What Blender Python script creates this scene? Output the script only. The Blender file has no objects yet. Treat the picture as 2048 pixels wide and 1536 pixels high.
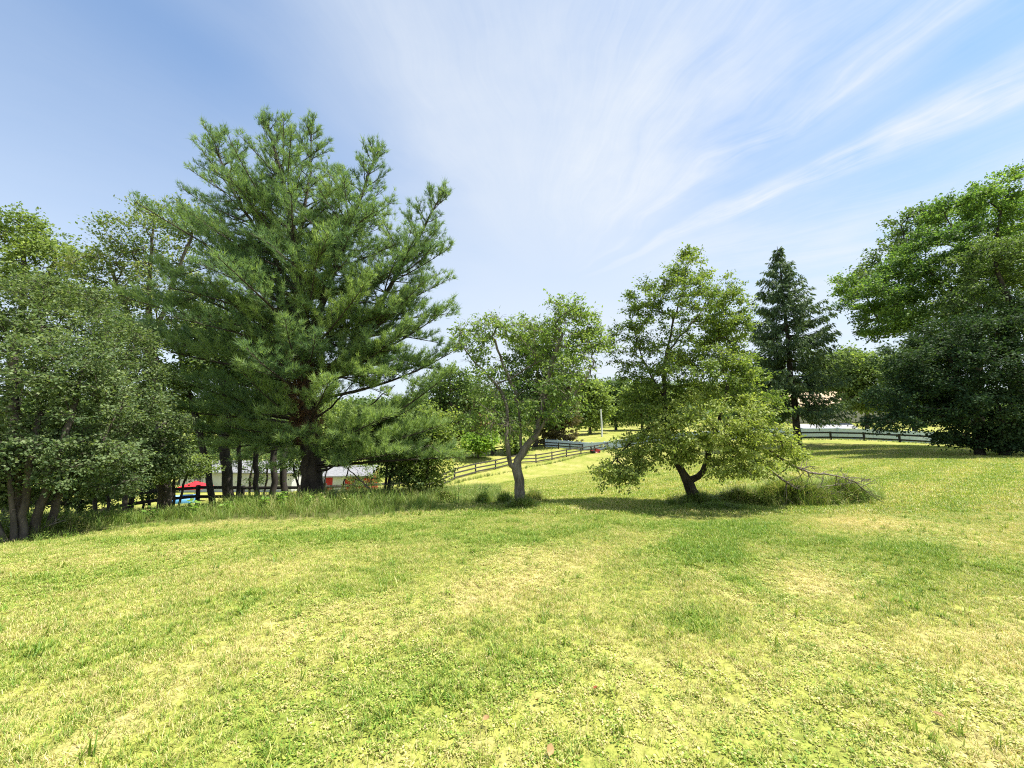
import bpy, math, random
import numpy as np
from mathutils import Vector

R = math.radians
rng = np.random.default_rng(7)
scene = bpy.context.scene
COL = scene.collection

# ------------------------------------------------------------------ camera
EYE, PITCH, F = 1.6, R(7.0), 800.0
cam_d = bpy.data.cameras.new('camera')
cam_d.sensor_width = 36.0
cam_d.lens = 36.0 * F / 2048.0
cam_d.clip_end = 5000
cam_d.clip_start = 0.05
cam = bpy.data.objects.new('camera', cam_d)
cam.location = (0, 0, EYE)
cam.rotation_euler = (R(90) + PITCH, 0, 0)
COL.objects.link(cam)
scene.camera = cam

# ------------------------------------------------------------------ sun + sky
SUN_EL, SUN_AZ = R(66), R(90)          # azimuth clockwise from +Y
sun_dir = Vector((math.sin(SUN_AZ) * math.cos(SUN_EL), math.cos(SUN_AZ) * math.cos(SUN_EL), math.sin(SUN_EL)))
sl = bpy.data.lights.new('sun', 'SUN')
sl.energy = 5.0
sl.angle = R(0.6)
sl.color = (1.0, 0.955, 0.86)
so = bpy.data.objects.new('sun', sl)
so.rotation_euler = (-sun_dir).to_track_quat('-Z', 'Y').to_euler()
so.location = (20, 20, 40)
COL.objects.link(so)

world = bpy.data.worlds.new('World')
scene.world = world
world.use_nodes = True
wt = world.node_tree
wt.nodes.clear()


class NT:
    """small helper to write node trees"""
    def __init__(self, tree):
        self.t = tree

    def n(self, kind, **kw):
        nd = self.t.nodes.new(kind)
        for k, v in kw.items():
            setattr(nd, k, v)
        return nd

    def put(self, sock, v):
        if isinstance(v, bpy.types.NodeSocket):
            self.t.links.new(v, sock)
        elif v is not None:
            sock.default_value = v

    def math(self, op, a, b=None, c=None, clamp=False):
        nd = self.n('ShaderNodeMath', operation=op, use_clamp=clamp)
        self.put(nd.inputs[0], a)
        self.put(nd.inputs[1], b)
        self.put(nd.inputs[2], c)
        return nd.outputs[0]

    def noise(self, vec, scale, detail=4, rough=0.55, dist=0.0, lac=2.0):
        nd = self.n('ShaderNodeTexNoise')
        self.put(nd.inputs['Vector'], vec)
        nd.inputs['Scale'].default_value = scale
        nd.inputs['Detail'].default_value = detail
        nd.inputs['Roughness'].default_value = rough
        nd.inputs['Distortion'].default_value = dist
        nd.inputs['Lacunarity'].default_value = lac
        return nd

    def ramp(self, fac, stops, interp='LINEAR'):
        nd = self.n('ShaderNodeValToRGB')
        cr = nd.color_ramp
        cr.interpolation = interp
        while len(cr.elements) < len(stops):
            cr.elements.new(0.5)
        for e, (p, c) in zip(cr.elements, stops):
            e.position = p
            e.color = (c, c, c, 1) if isinstance(c, (int, float)) else (*c, 1)
        self.put(nd.inputs[0], fac)
        return nd.outputs[0]

    def mix(self, fac, a, b, mode='MIX'):
        nd = self.n('ShaderNodeMix', data_type='RGBA', blend_type=mode)
        self.put(nd.inputs[0], fac)
        self.put(nd.inputs[6], a if isinstance(a, bpy.types.NodeSocket) else (*a, 1))
        self.put(nd.inputs[7], b if isinstance(b, bpy.types.NodeSocket) else (*b, 1))
        return nd.outputs[2]

    def comb(self, x, y, z):
        nd = self.n('ShaderNodeCombineXYZ')
        self.put(nd.inputs[0], x)
        self.put(nd.inputs[1], y)
        self.put(nd.inputs[2], z)
        return nd.outputs[0]


w = NT(wt)
sky = w.n('ShaderNodeTexSky', sky_type='NISHITA')
sky.sun_disc = False
sky.sun_elevation = SUN_EL
sky.sun_rotation = SUN_AZ
sky.air_density = 1.0
sky.dust_density = 0.6
sky.ozone_density = 1.6
tc = w.n('ShaderNodeTexCoord')
sep = w.n('ShaderNodeSeparateXYZ')
wt.links.new(tc.outputs['Generated'], sep.inputs[0])
dx, dy, dz = sep.outputs
zz = w.math('MAXIMUM', dz, 0.06)
u = w.math('DIVIDE', dx, zz)
v = w.math('DIVIDE', dy, zz)
# cirrus sheet: streaks that fan out over the cloud plane from a point far ahead
warp = w.noise(w.comb(u, v, 0.3), 0.9, 3, 0.5)
wsep = w.n('ShaderNodeSeparateXYZ')
wt.links.new(warp.outputs['Color'], wsep.inputs[0])
uw = w.math('ADD', u, w.math('MULTIPLY', w.math('SUBTRACT', wsep.outputs[0], 0.5), 0.68))
vw = w.math('ADD', v, w.math('MULTIPLY', w.math('SUBTRACT', wsep.outputs[1], 0.5), 0.50))
fu, fv = w.math('SUBTRACT', uw, 0.15), w.math('SUBTRACT', 2.9, vw)
theta = w.math('ARCTAN2', fu, fv)
rho = w.math('SQRT', w.math('ADD', w.math('MULTIPLY', fu, fu), w.math('MULTIPLY', fv, fv)))
st1 = w.noise(w.comb(w.math('MULTIPLY', theta, 6.0), w.math('MULTIPLY', rho, 0.8), 1.7), 1.0, 5, 0.6, 0.3)
st2 = w.noise(w.comb(w.math('MULTIPLY', theta, 15.0), w.math('MULTIPLY', rho, 1.6), 4.1), 1.0, 5, 0.55, 0.8)
st3 = w.noise(w.comb(w.math('MULTIPLY', theta, 60.0), w.math('MULTIPLY', rho, 2.4), 7.7), 1.0, 6, 0.62, 1.2)
big = w.noise(w.comb(u, v, 8.2), 1.1, 6, 0.6)
dens = w.ramp(w.math('ADD', w.math('MULTIPLY', theta, 0.4), 0.5), [(p_ * 0.4 + 0.5, c_) for p_, c_ in (
    (-1.2, 0.06), (-0.62, 0.12), (-0.45, 0.04), (-0.33, 0.18), (-0.20, 0.50), (-0.02, 0.50), (0.12, 0.52), (0.28, 0.56), (0.38, 0.46), (0.425, 0.74), (0.45, 0.30), (0.53, 0.08), (0.585, 0.74), (0.61, 0.82), (0.67, 0.22), (1.0, 0.34))], 'EASE')
strk = w.math('ADD', w.math('MULTIPLY', st1.outputs[0], 0.55), w.math('MULTIPLY', st2.outputs[0], 0.22))
strk = w.math('ADD', strk, w.math('ADD', w.math('MULTIPLY', big.outputs[0], 0.95), w.math('MULTIPLY', st3.outputs[0], 0.20)))
samp = w.math('MINIMUM', w.math('MAXIMUM', w.math('ADD', w.math('MULTIPLY', theta, 6.0), 2.0), 1.3), 5.0)
cmask = w.math('MULTIPLY', dens, w.math('ADD', w.math('MULTIPLY', w.math('SUBTRACT', strk, 0.97), samp), 1.0), clamp=True)
cmask = w.math('MULTIPLY', cmask, w.math('MULTIPLY', w.math('SUBTRACT', rho, 0.42), 0.95, clamp=True))
# thin milky veil that thickens towards the horizon
veil = w.ramp(dz, [(0.0, 0.90), (0.20, 0.74), (0.36, 0.46), (0.55, 0.19), (0.85, 0.04)])
# the thicker cirrus bank low ahead, from which the streaks spread
bank = w.n('ShaderNodeVectorMath', operation='DOT_PRODUCT')
wt.links.new(tc.outputs['Generated'], bank.inputs[0])
bank.inputs[1].default_value = (0.10, 0.88, 0.46)
bk = w.math('ADD', bank.outputs['Value'], w.math('MULTIPLY', w.math('SUBTRACT', big.outputs[0], 0.5), 0.10))
bk = w.ramp(bk, [(0.74, 0.0), (0.90, 0.18), (0.985, 0.50)], 'EASE')
cmask = w.math('SUBTRACT', 1.0, w.math('MULTIPLY', w.math('SUBTRACT', 1.0, cmask), w.math('SUBTRACT', 1.0, bk)))
tint = w.mix(1.0, sky.outputs[0], (0.70, 1.0, 1.16), 'MULTIPLY')
tot = w.math('ADD', cmask, w.math('MULTIPLY', veil, w.math('SUBTRACT', 1.0, cmask)))
col = w.mix(tot, tint, (4.35, 4.65, 5.0))
bg = w.n('ShaderNodeBackground')
bg.inputs[1].default_value = 0.10
wt.links.new(col, bg.inputs[0])
wo = w.n('ShaderNodeOutputWorld')
wt.links.new(bg.outputs[0], wo.inputs[0])

vs_ = scene.view_settings
scene.display_settings.display_device = 'sRGB'
vs_.view_transform = 'Standard'
vs_.look = 'None'
vs_.gamma = 1.0
vs_.use_curve_mapping = False
vs_.exposure = 1.0

scene.render.engine = 'CYCLES'
cy = scene.cycles
cy.max_bounces = 6
cy.diffuse_bounces = 3
cy.glossy_bounces = 2
cy.transmission_bounces = 4
cy.use_adaptive_sampling = True
cy.adaptive_threshold = 0.012
cy.filter_width = 1.1
try:
    cy.use_denoising = False
    cy.denoiser = 'OPENIMAGEDENOISE'
except Exception:
    pass

# ------------------------------------------------------------------ helpers
CP, SP = math.cos(PITCH), math.sin(PITCH)


def at(px, py, D):
    """point of the place whose image lies at (px, py) of the photograph at D metres north"""
    x = (px - 1024.0) / F
    vv = (768.0 - py) / F
    t = D / (CP - vv * SP)
    return np.array((x * t, D, EYE + (SP + vv * CP) * t))


def tag(o, label=None, cat=None, group=None, kind=None):
    if label: o['label'] = label
    if cat: o['category'] = cat
    if group: o['group'] = group
    if kind: o['kind'] = kind
    return o


def empty(name, loc, rz=0.0):
    o = bpy.data.objects.new(name, None)
    o.empty_display_size = 0.2
    o.location = loc
    o.rotation_euler = (0, 0, rz)
    COL.objects.link(o)
    return o


def mesh_np(name, V, quads=None, tris=None, attrs=None, smooth=False):
    me = bpy.data.meshes.new(name)
    V = np.asarray(V, dtype=np.float32)
    me.vertices.add(len(V))
    me.vertices.foreach_set('co', V.ravel())
    loops, starts = [], []
    off = 0
    for arr, k in ((quads, 4), (tris, 3)):
        if arr is None or len(arr) == 0:
            continue
        arr = np.asarray(arr, dtype=np.int32)
        loops.append(arr.ravel())
        starts.append(off + np.arange(len(arr), dtype=np.int32) * k)
        off += arr.size
    if loops:
        L = np.concatenate(loops)
        S = np.concatenate(starts)
        me.loops.add(len(L))
        me.loops.foreach_set('vertex_index', L)
        me.polygons.add(len(S))
        me.polygons.foreach_set('loop_start', S)
    me.update(calc_edges=True)
    if smooth and loops:
        me.polygons.foreach_set('use_smooth', np.ones(len(S), dtype=bool))
    for k, a in (attrs or {}).items():
        a = np.asarray(a, dtype=np.float32)
        if a.ndim == 2:
            at_ = me.attributes.new(k, 'FLOAT_VECTOR', 'POINT')
            at_.data.foreach_set('vector', a.ravel())
        else:
            at_ = me.attributes.new(k, 'FLOAT', 'POINT')
            at_.data.foreach_set('value', a)
    return me


def link(name, me, mat=None, parent=None, loc=None):
    o = bpy.data.objects.new(name, me)
    if mat is not None and not me.materials:
        me.materials.append(mat)
    COL.objects.link(o)
    if parent is not None:
        o.parent = parent
    if loc is not None:
        o.location = loc
    return o


def vnoise(x, y, seed=0):
    """value noise 0..1 on arrays"""
    xi, yi = np.floor(x).astype(np.int64), np.floor(y).astype(np.int64)
    fx, fy = x - xi, y - yi
    fx, fy = fx * fx * (3 - 2 * fx), fy * fy * (3 - 2 * fy)

    def h(a, b):
        n = (a * 374761393 + b * 668265263 + seed * 974634777) & 0x7fffffff
        n = ((n ^ (n >> 13)) * 1274126177) & 0x7fffffff
        return ((n ^ (n >> 16)) & 0xffff) / 65535.0
    a = h(xi, yi) * (1 - fx) + h(xi + 1, yi) * fx
    b = h(xi, yi + 1) * (1 - fx) + h(xi + 1, yi + 1) * fx
    return a * (1 - fy) + b * fy


def fbm(x, y, seed=0, octv=4):
    s, a, t = 0.0, 1.0, 0.0
    for i in range(octv):
        s = s + a * vnoise(x * 2 ** i + 17.3 * i, y * 2 ** i - 9.1 * i, seed + i)
        t += a
        a *= 0.5
    return s / t


# ------------------------------------------------------------------ terrain
ctrl = [(0, 0, 0), (-4, 1, 0.0), (4, 1, 0.02), (0, -8, 0.05), (-8, -8, -0.1), (8, -8, 0.1), (0, 5, 0.0), (5, 6, 0.0), (-5, 6, 0.0),
        (-25, -5, -0.6), (25, -5, 0.4), (-16, 3, -0.3), (16, 3, 0.2)]


def C(px, py, D, dz=0.0):
    p = at(px, py, D)
    ctrl.append((p[0], p[1], p[2] + dz))


C(1400, 1010, 9.9); C(1043, 1014, 9.4); C(30, 1082, 6.6); C(-300, 1080, 7); C(630, 1003, 12.0); C(400, 1030, 10.2)
C(870, 1005, 11.5)
C(258, 986, 17, -1.2); C(120, 1010, 13, -1.15); C(393, 973, 20, -1.2); C(596, 973, 21, -1.2); C(783, 966, 28, -1.2)
C(870, 953, 40, -1.2); C(909, 957, 46); C(991, 939, 52); C(1072, 926, 60); C(1189, 904, 72)
C(1091, 879, 78, -1.4); C(1300, 870, 68, -1.4); C(1560, 858, 56, -1.4); C(1700, 857, 52, -1.4); C(1900, 866, 48, -1.4)
C(1597, 889, 44); C(2040, 905, 30); C(1800, 905, 30); C(1500, 925, 25); C(1250, 950, 22); C(2200, 900, 40)
C(450, 1000, 36); C(250, 1000, 36); C(650, 990, 36); C(100, 1000, 40); C(700, 985, 42)
C(930, 915, 75); C(956, 915, 56)
ctrl += [(-60, 40, -5.5), (-40, 80, -5.5), (-90, 90, -4.5), (5, 110, -0.5), (30, 130, 2.2), (-20, 130, -1.5), (60, 90, 1.8), (90, 60, 1.5), (50, 75, 1.2), (110, 150, 4)]
ctrl += [(x, 180, 4.0) for x in (-200, -80, 40, 160, 260)] + [(x, 300, 12.0) for x in (-300, -100, 60, 240, 400)]
ctrl += [(-300, 60, -3), (300, 60, 3), (-200, -150, -2), (200, -150, 2), (0, -250, 0)]
ctrl += [(x, 560, z) for x, z in ((-600, 22), (-300, 24), (-60, 38), (110, 60), (280, 62), (600, 50))]
ctrl = np.array(ctrl)


def _rbf_fit(c, smooth=0.04):
    n = len(c)
    d = np.sqrt(((c[:, None, :2] - c[None, :, :2]) ** 2).sum(-1) + 9.0)
    A = np.zeros((n + 3, n + 3))
    A[:n, :n] = d + 0 * np.eye(n)
    A[:n, :n] -= smooth * np.eye(n)
    A[:n, n] = 1
    A[:n, n + 1:] = c[:, :2]
    A[n:, :n] = A[:n, n:].T
    b = np.zeros(n + 3)
    b[:n] = c[:, 2]
    return np.linalg.solve(A, b)


_wts = _rbf_fit(ctrl)


def gz(x, y):
    x, y = np.atleast_1d(np.asarray(x, float)), np.atleast_1d(np.asarray(y, float))
    out = np.empty(len(x))
    for i in range(0, len(x), 20000):
        xs, ys = x[i:i + 20000], y[i:i + 20000]
        d = np.sqrt((xs[:, None] - ctrl[None, :, 0]) ** 2 + (ys[:, None] - ctrl[None, :, 1]) ** 2 + 9.0)
        out[i:i + 20000] = d @ _wts[:len(ctrl)] + _wts[-3] + _wts[-2] * xs + _wts[-1] * ys
    near = np.exp(-((x ** 2 + (y - 8) ** 2) / 900.0))
    out += near * ((fbm(x * 0.9, y * 0.9, 5, 3) - 0.5) * 0.07)
    return out


def g1(x, y):
    return float(gz(x, y)[0])


def on(px, D):
    """ground point seen in image column px at D metres north"""
    z = 0.0
    for _ in range(8):
        # height -> row -> x
        q = (z - EYE) / D
        vv = (q * CP - SP) / (CP + q * SP)
        x = (px - 1024.0) / F * D / (CP - vv * SP)
        z = g1(x, D)
    return np.array((x, D, z))


def row_of(x, y, z):
    q = (z - EYE) / y
    vv = (q * CP - SP) / (CP + q * SP)
    return 768 - vv * F, 1024 + x / y * F * (CP - vv * SP)


# colour patches of the lawn: 0 lush green .. 1 straw
def _patch(x, y, px, py, rx, ry):
    q = at(px, py, 1.0)
    t = -EYE / (q[2] - EYE)
    cx, cyy = q[0] * t, t
    a, b = at(px + rx, py, 1.0), at(px, py + ry, 1.0)
    ra = abs(a[0] * t - cx)
    rb = abs(-EYE / (b[2] - EYE) - t)
    return np.exp(-(((x - cx) / ra) ** 2 + ((y - cyy) / rb) ** 2))


def dryness(x, y):
    d = 0.45 + 0.50 * (fbm(x * 0.42, y * 0.42, 11, 4) - 0.5) + 0.55 * (fbm(x * 4.1, y * 4.1, 31, 3) - 0.5)
    # mowing lanes
    q = 0.63 * x - 0.77 * y + 0.5 * np.sin(0.16 * (0.77 * x + 0.63 * y)) + 0.10 * (fbm(x * 0.6, y * 0.6, 3, 2) - 0.5)
    d += 0.09 * np.tanh(2.5 * np.sin(q * 3.14)) + 0.20 * np.exp(-(np.abs(((q + 0.5) % 1.0) - 0.5) / 0.07) ** 2) * (fbm(x * 0.7, y * 0.7, 8, 2) - 0.15)
    for (px, py, rx, ry, s) in ((1420, 1110, 90, 30, -0.50), (1500, 1175, 50, 35, -0.50), (1390, 1245, 60, 35, -0.42), (1420, 1052, 140, 18, -0.45),
                                (500, 1072, 420, 16, -0.35), (1960, 1130, 120, 60, -0.3), (1620, 1085, 110, 20, -0.25), (120, 1160, 160, 40, -0.15),
                                (1760, 1045, 120, 16, 0.50), (1640, 1170, 80, 40, 0.45), (1850, 1290, 200, 70, 0.36), (1050, 1200, 150, 70, 0.30),
                                (620, 1290, 160, 70, 0.18), (1480, 1340, 120, 60, 0.25), (1100, 1120, 130, 30, 0.22), (1900, 1460, 160, 60, 0.25), (880, 1420, 180, 60, -0.1)):
        d += s * _patch(x, y, px, py, rx, ry)
    return np.clip(d, 0, 1)


# ------------------------------------------------------------------ materials
def new_mat(name):
    m = bpy.data.materials.new(name)
    m.use_nodes = True
    m.node_tree.nodes.clear()
    return m, NT(m.node_tree)


def finish(m, t, shader):
    o = t.n('ShaderNodeOutputMaterial')
    m.node_tree.links.new(shader, o.inputs[0])
    return m


def principled(t, base, rough=0.6, spec=0.3, normal=None, metallic=0.0):
    p = t.n('ShaderNodeBsdfPrincipled')
    t.put(p.inputs['Base Color'], base if isinstance(base, bpy.types.NodeSocket) else (*base, 1))
    t.put(p.inputs['Roughness'], rough)
    t.put(p.inputs['Specular IOR Level'], spec)
    p.inputs['Metallic'].default_value = metallic
    if normal is not None:
        t.put(p.inputs['Normal'], normal)
    return p.outputs[0]


def leaf_mat(name, dark, mid, light, trans=0.32, rough=0.45, spec=0.35, back=None, gain=1.38):
    m, t = new_mat(name)
    a = t.n('ShaderNodeAttribute', attribute_name='tint')
    c = t.ramp(a.outputs['Fac'], [(0.0, dark), (0.5, mid), (1.0, light)])
    if back is not None:
        g = t.n('ShaderNodeNewGeometry')
        c = t.mix(g.outputs['Backfacing'], c, back)
    c = t.mix(1.0, c, (gain, gain, gain), 'MULTIPLY')
    p = principled(t, c, max(rough, 0.55), spec * 0.45)
    tr = t.n('ShaderNodeBsdfTranslucent')
    hs = t.mix(1.0, c, (1.40, 1.45, 0.70), 'MULTIPLY')
    t.put(tr.inputs[0], hs)
    mx = t.n('ShaderNodeMixShader')
    mx.inputs[0].default_value = min(0.5, trans + 0.08)
    m.node_tree.links.new(p, mx.inputs[1])
    m.node_tree.links.new(tr.outputs[0], mx.inputs[2])
    return finish(m, t, mx.outputs[0])


def bark_mat(name, a, b, scale=9.0):
    m, t = new_mat(name)
    tcn = t.n('ShaderNodeTexCoord')
    mp = t.n('ShaderNodeMapping')
    mp.inputs['Scale'].default_value = (1, 1, 0.22)
    m.node_tree.links.new(tcn.outputs['Object'], mp.inputs[0])
    n1 = t.noise(mp.outputs[0], scale, 6, 0.65, 0.4)
    n2 = t.noise(tcn.outputs['Object'], 2.1, 3, 0.6)
    f = t.math('ADD', t.math('MULTIPLY', n1.outputs[0], 0.75), t.math('MULTIPLY', n2.outputs[0], 0.35))
    c = t.ramp(f, [(0.38, a), (0.70, b)])
    bp = t.n('ShaderNodeBump')
    bp.inputs['Strength'].default_value = 0.8
    bp.inputs['Distance'].default_value = 0.03
    m.node_tree.links.new(n1.outputs[0], bp.inputs['Height'])
    return finish(m, t, principled(t, c, 0.85, 0.15, bp.outputs[0]))


def flat_mat(name, a, b, scale=6.0, rough=0.7, spec=0.25, stretch=(1, 1, 1), metallic=0.0):
    m, t = new_mat(name)
    tcn = t.n('ShaderNodeTexCoord')
    g = t.n('ShaderNodeNewGeometry')
    mp = t.n('ShaderNodeMapping')
    mp.inputs['Scale'].default_value = stretch
    m.node_tree.links.new(g.outputs['Position'], mp.inputs[0])
    n1 = t.noise(mp.outputs[0], scale, 5, 0.6, 0.2)
    c = t.ramp(n1.outputs[0], [(0.3, a), (0.72, b)])
    return finish(m, t, principled(t, c, rough, spec, metallic=metallic))


M = {}
M['pine'] = leaf_mat('pine_needles', (0.044, 0.084, 0.050), (0.104, 0.168, 0.080), (0.225, 0.295, 0.105), 0.32, 0.5, 0.3)
M['pine_dead'] = leaf_mat('dead_pine_needles', (0.055, 0.030, 0.018), (0.115, 0.064, 0.038), (0.20, 0.120, 0.070), 0.15, 0.7, 0.1)
M['apple'] = leaf_mat('apple_leaves', (0.060, 0.100, 0.026), (0.135, 0.185, 0.045), (0.255, 0.290, 0.080), 0.33, 0.42, 0.4)
M['cherry'] = leaf_mat('cherry_leaves', (0.062, 0.112, 0.030), (0.128, 0.190, 0.050), (0.225, 0.280, 0.085), 0.34, 0.42, 0.4)
M['olive'] = leaf_mat('silvery_leaves', (0.042, 0.072, 0.030), (0.092, 0.134, 0.054), (0.180, 0.218, 0.105), 0.29, 0.5, 0.35)
M['oak'] = leaf_mat('broad_leaves', (0.036, 0.064, 0.026), (0.076, 0.120, 0.040), (0.155, 0.205, 0.062), 0.32, 0.42, 0.4)
M['locust'] = leaf_mat('locust_leaves', (0.036, 0.078, 0.024), (0.078, 0.138, 0.036), (0.185, 0.265, 0.055), 0.36, 0.45, 0.35)
M['light'] = leaf_mat('light_leaves', (0.064, 0.100, 0.034), (0.130, 0.180, 0.055), (0.225, 0.275, 0.080), 0.34, 0.45, 0.35)
M['thin'] = leaf_mat('thin_crown_leaves', (0.056, 0.096, 0.034), (0.112, 0.162, 0.055), (0.215, 0.225, 0.095), 0.30, 0.45, 0.35)
M['shadeleaf'] = leaf_mat('shade_dark_leaves', (0.014, 0.030, 0.014), (0.028, 0.054, 0.023), (0.060, 0.092, 0.042), 0.18, 0.6, 0.15)  # dark foliage, deepened further in colour for the shade of the crown above
M['spruce'] = leaf_mat('spruce_needles', (0.034, 0.060, 0.036), (0.066, 0.104, 0.054), (0.125, 0.165, 0.066), 0.20, 0.5, 0.3)
M['brownleaf'] = leaf_mat('bronze_leaves', (0.075, 0.052, 0.036), (0.150, 0.105, 0.070), (0.225, 0.170, 0.110), 0.24, 0.5, 0.25)
M['cedar'] = leaf_mat('browning_cedar_sprays', (0.060, 0.062, 0.032), (0.110, 0.098, 0.055), (0.180, 0.150, 0.085), 0.2, 0.6, 0.2)
M['lime'] = leaf_mat('lime_leaves', (0.070, 0.135, 0.022), (0.130, 0.215, 0.034), (0.210, 0.300, 0.055), 0.36, 0.45, 0.35)
M['weed'] = leaf_mat('weed_leaves', (0.060, 0.125, 0.030), (0.110, 0.200, 0.040), (0.180, 0.285, 0.060), 0.34, 0.45, 0.35)
M['pinebark'] = bark_mat('pine_bark', (0.022, 0.018, 0.015), (0.085, 0.068, 0.056), 7)
M['applebark'] = bark_mat('apple_bark', (0.022, 0.018, 0.015), (0.095, 0.078, 0.064), 12)
M['cherrybark'] = bark_mat('cherry_bark', (0.045, 0.037, 0.030), (0.250, 0.218, 0.182), 11)
M['greybark'] = bark_mat('grey_bark', (0.040, 0.034, 0.028), (0.140, 0.118, 0.098), 9)
M['darkbark'] = bark_mat('dark_bark', (0.020, 0.017, 0.014), (0.065, 0.054, 0.045), 8)
M['deadwood'] = bark_mat('dead_wood', (0.075, 0.060, 0.048), (0.240, 0.205, 0.165), 12)
M['fence_dark'] = flat_mat('dark_stained_boards', (0.018, 0.016, 0.014), (0.052, 0.046, 0.040), 5, 0.8, 0.15, (1, 1, 4))
M['fence_grey'] = flat_mat('weathered_boards', (0.045, 0.042, 0.038), (0.125, 0.116, 0.105), 5, 0.85, 0.12, (1, 1, 5))
M['fence_black'] = flat_mat('black_boards', (0.010, 0.010, 0.011), (0.026, 0.026, 0.027), 4, 0.6, 0.3, (1, 1, 4))
M['vinyl'] = flat_mat('shade_blue_vinyl', (0.48, 0.60, 0.74), (0.58, 0.68, 0.80), 1.2, 0.4, 0.4)  # blue-grey shade on the white fence is mixed into its base colour
M['siding'] = flat_mat('shade_greyed_siding', (0.42, 0.43, 0.45), (0.55, 0.56, 0.57), 0.8, 0.6, 0.25)  # white siding, greyed in its colour for the shade of the trees
M['siding_grey'] = flat_mat('grey_siding', (0.30, 0.29, 0.28), (0.42, 0.40, 0.38), 0.8, 0.7, 0.2)
M['red_wood'] = flat_mat('barn_red_boards', (0.30, 0.020, 0.022), (0.46, 0.045, 0.045), 3, 0.75, 0.2, (4, 4, 0.5))
M['roof_grey'] = flat_mat('grey_roofing', (0.17, 0.17, 0.18), (0.28, 0.28, 0.29), 5, 0.6, 0.3)
M['roof_tan'] = flat_mat('tan_roof_shingles', (0.46, 0.34, 0.22), (0.62, 0.48, 0.33), 6, 0.8, 0.15)
M['glass'] = flat_mat('window_glass', (0.03, 0.04, 0.05), (0.06, 0.07, 0.08), 1, 0.08, 0.6)
M['red_cloth'] = flat_mat('red_canvas', (0.62, 0.02, 0.03), (0.75, 0.04, 0.05), 4, 0.8, 0.1)
M['blue'] = flat_mat('blue_plastic', (0.10, 0.30, 0.62), (0.16, 0.42, 0.74), 2, 0.45, 0.4)
M['red_paint'] = flat_mat('red_machine_paint', (0.22, 0.015, 0.012), (0.35, 0.03, 0.025), 6, 0.35, 0.5)
M['rubber'] = flat_mat('black_rubber', (0.014, 0.014, 0.014), (0.03, 0.03, 0.03), 8, 0.8, 0.2)
M['metal'] = flat_mat('pale_metal', (0.55, 0.56, 0.57), (0.68, 0.69, 0.70), 3, 0.45, 0.5)
M['concrete'] = flat_mat('pale_concrete', (0.24, 0.24, 0.25), (0.36, 0.36, 0.37), 1.5, 0.8, 0.2)
M['rustleaf'] = flat_mat('rust_leaf', (0.20, 0.05, 0.02), (0.36, 0.12, 0.05), 30, 0.7, 0.2)
M['dryleaf'] = flat_mat('dry_leaf', (0.22, 0.12, 0.05), (0.42, 0.30, 0.13), 30, 0.7, 0.2)


def grass_mat(name, lush, green, straw, trans=0.30):
    """blades: colour follows the per-tuft attributes dry (patches of the turf) and tone"""
    m, t = new_mat(name)
    a = t.n('ShaderNodeAttribute', attribute_name='dry', attribute_type='INSTANCER')
    b = t.n('ShaderNodeAttribute', attribute_name='tone', attribute_type='INSTANCER')
    k = t.n('ShaderNodeAttribute', attribute_name='tint')
    f = t.math('ADD', a.outputs['Fac'], t.math('MULTIPLY', t.math('SUBTRACT', k.outputs['Fac'], 0.5), 0.95))
    c = t.ramp(f, [(0.0, lush), (0.42, green), (0.95, straw)])
    s = t.math('ADD', 0.82, t.math('MULTIPLY', b.outputs['Fac'], 0.44))
    sc = t.n('ShaderNodeVectorMath', operation='SCALE')
    t.put(sc.inputs[0], c)
    t.put(sc.inputs[3], s)
    p = principled(t, sc.outputs[0], 0.5, 0.28)
    tr = t.n('ShaderNodeBsdfTranslucent')
    t.put(tr.inputs[0], t.mix(1.0, sc.outputs[0], (1.25, 1.25, 0.8), 'MULTIPLY'))
    mx = t.n('ShaderNodeMixShader')
    mx.inputs[0].default_value = trans
    m.node_tree.links.new(p, mx.inputs[1])
    m.node_tree.links.new(tr.outputs[0], mx.inputs[2])
    return finish(m, t, mx.outputs[0])


M['lawn'] = grass_mat('lawn_blades', (0.150, 0.260, 0.034), (0.335, 0.395, 0.066), (0.580, 0.490, 0.235))
M['tall'] = grass_mat('tall_grass_blades', (0.130, 0.215, 0.034), (0.235, 0.290, 0.066), (0.500, 0.415, 0.210))

# ground: soil, thatch and turf seen between the blades
m, t = new_mat('meadow_ground')
g = t.n('ShaderNodeNewGeometry')
da = t.n('ShaderNodeAttribute', attribute_name='dry')
n1 = t.noise(g.outputs['Position'], 26.0, 5, 0.7)
n2 = t.noise(g.outputs['Position'], 3.0, 5, 0.65)
n3 = t.noise(g.outputs['Position'], 0.16, 4, 0.6)
f = t.math('ADD', t.math('MULTIPLY', da.outputs['Fac'], 0.75), t.math('MULTIPLY', t.math('SUBTRACT', n2.outputs[0], 0.5), 0.9))
f = t.math('ADD', f, t.math('MULTIPLY', t.math('SUBTRACT', n3.outputs[0], 0.5), 0.25))
c1 = t.ramp(f, [(0.0, (0.160, 0.235, 0.036)), (0.35, (0.325, 0.345, 0.080)), (0.8, (0.520, 0.430, 0.220))])
c2 = t.ramp(n1.outputs[0], [(0.32, (0.42, 0.40, 0.36)), (0.64, (1.15, 1.13, 1.08))])
cc = t.mix(1.0, c1, c2, 'MULTIPLY')
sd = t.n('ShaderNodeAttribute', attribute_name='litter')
cc = t.mix(sd.outputs['Fac'], cc, (0.070, 0.075, 0.032))  # darker ground in the left rough and below the right-hand trees
bp = t.n('ShaderNodeBump')
bp.inputs['Strength'].default_value = 0.5
bp.inputs['Distance'].default_value = 0.03
t.put(bp.inputs['Height'], n1.outputs[0])
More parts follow.
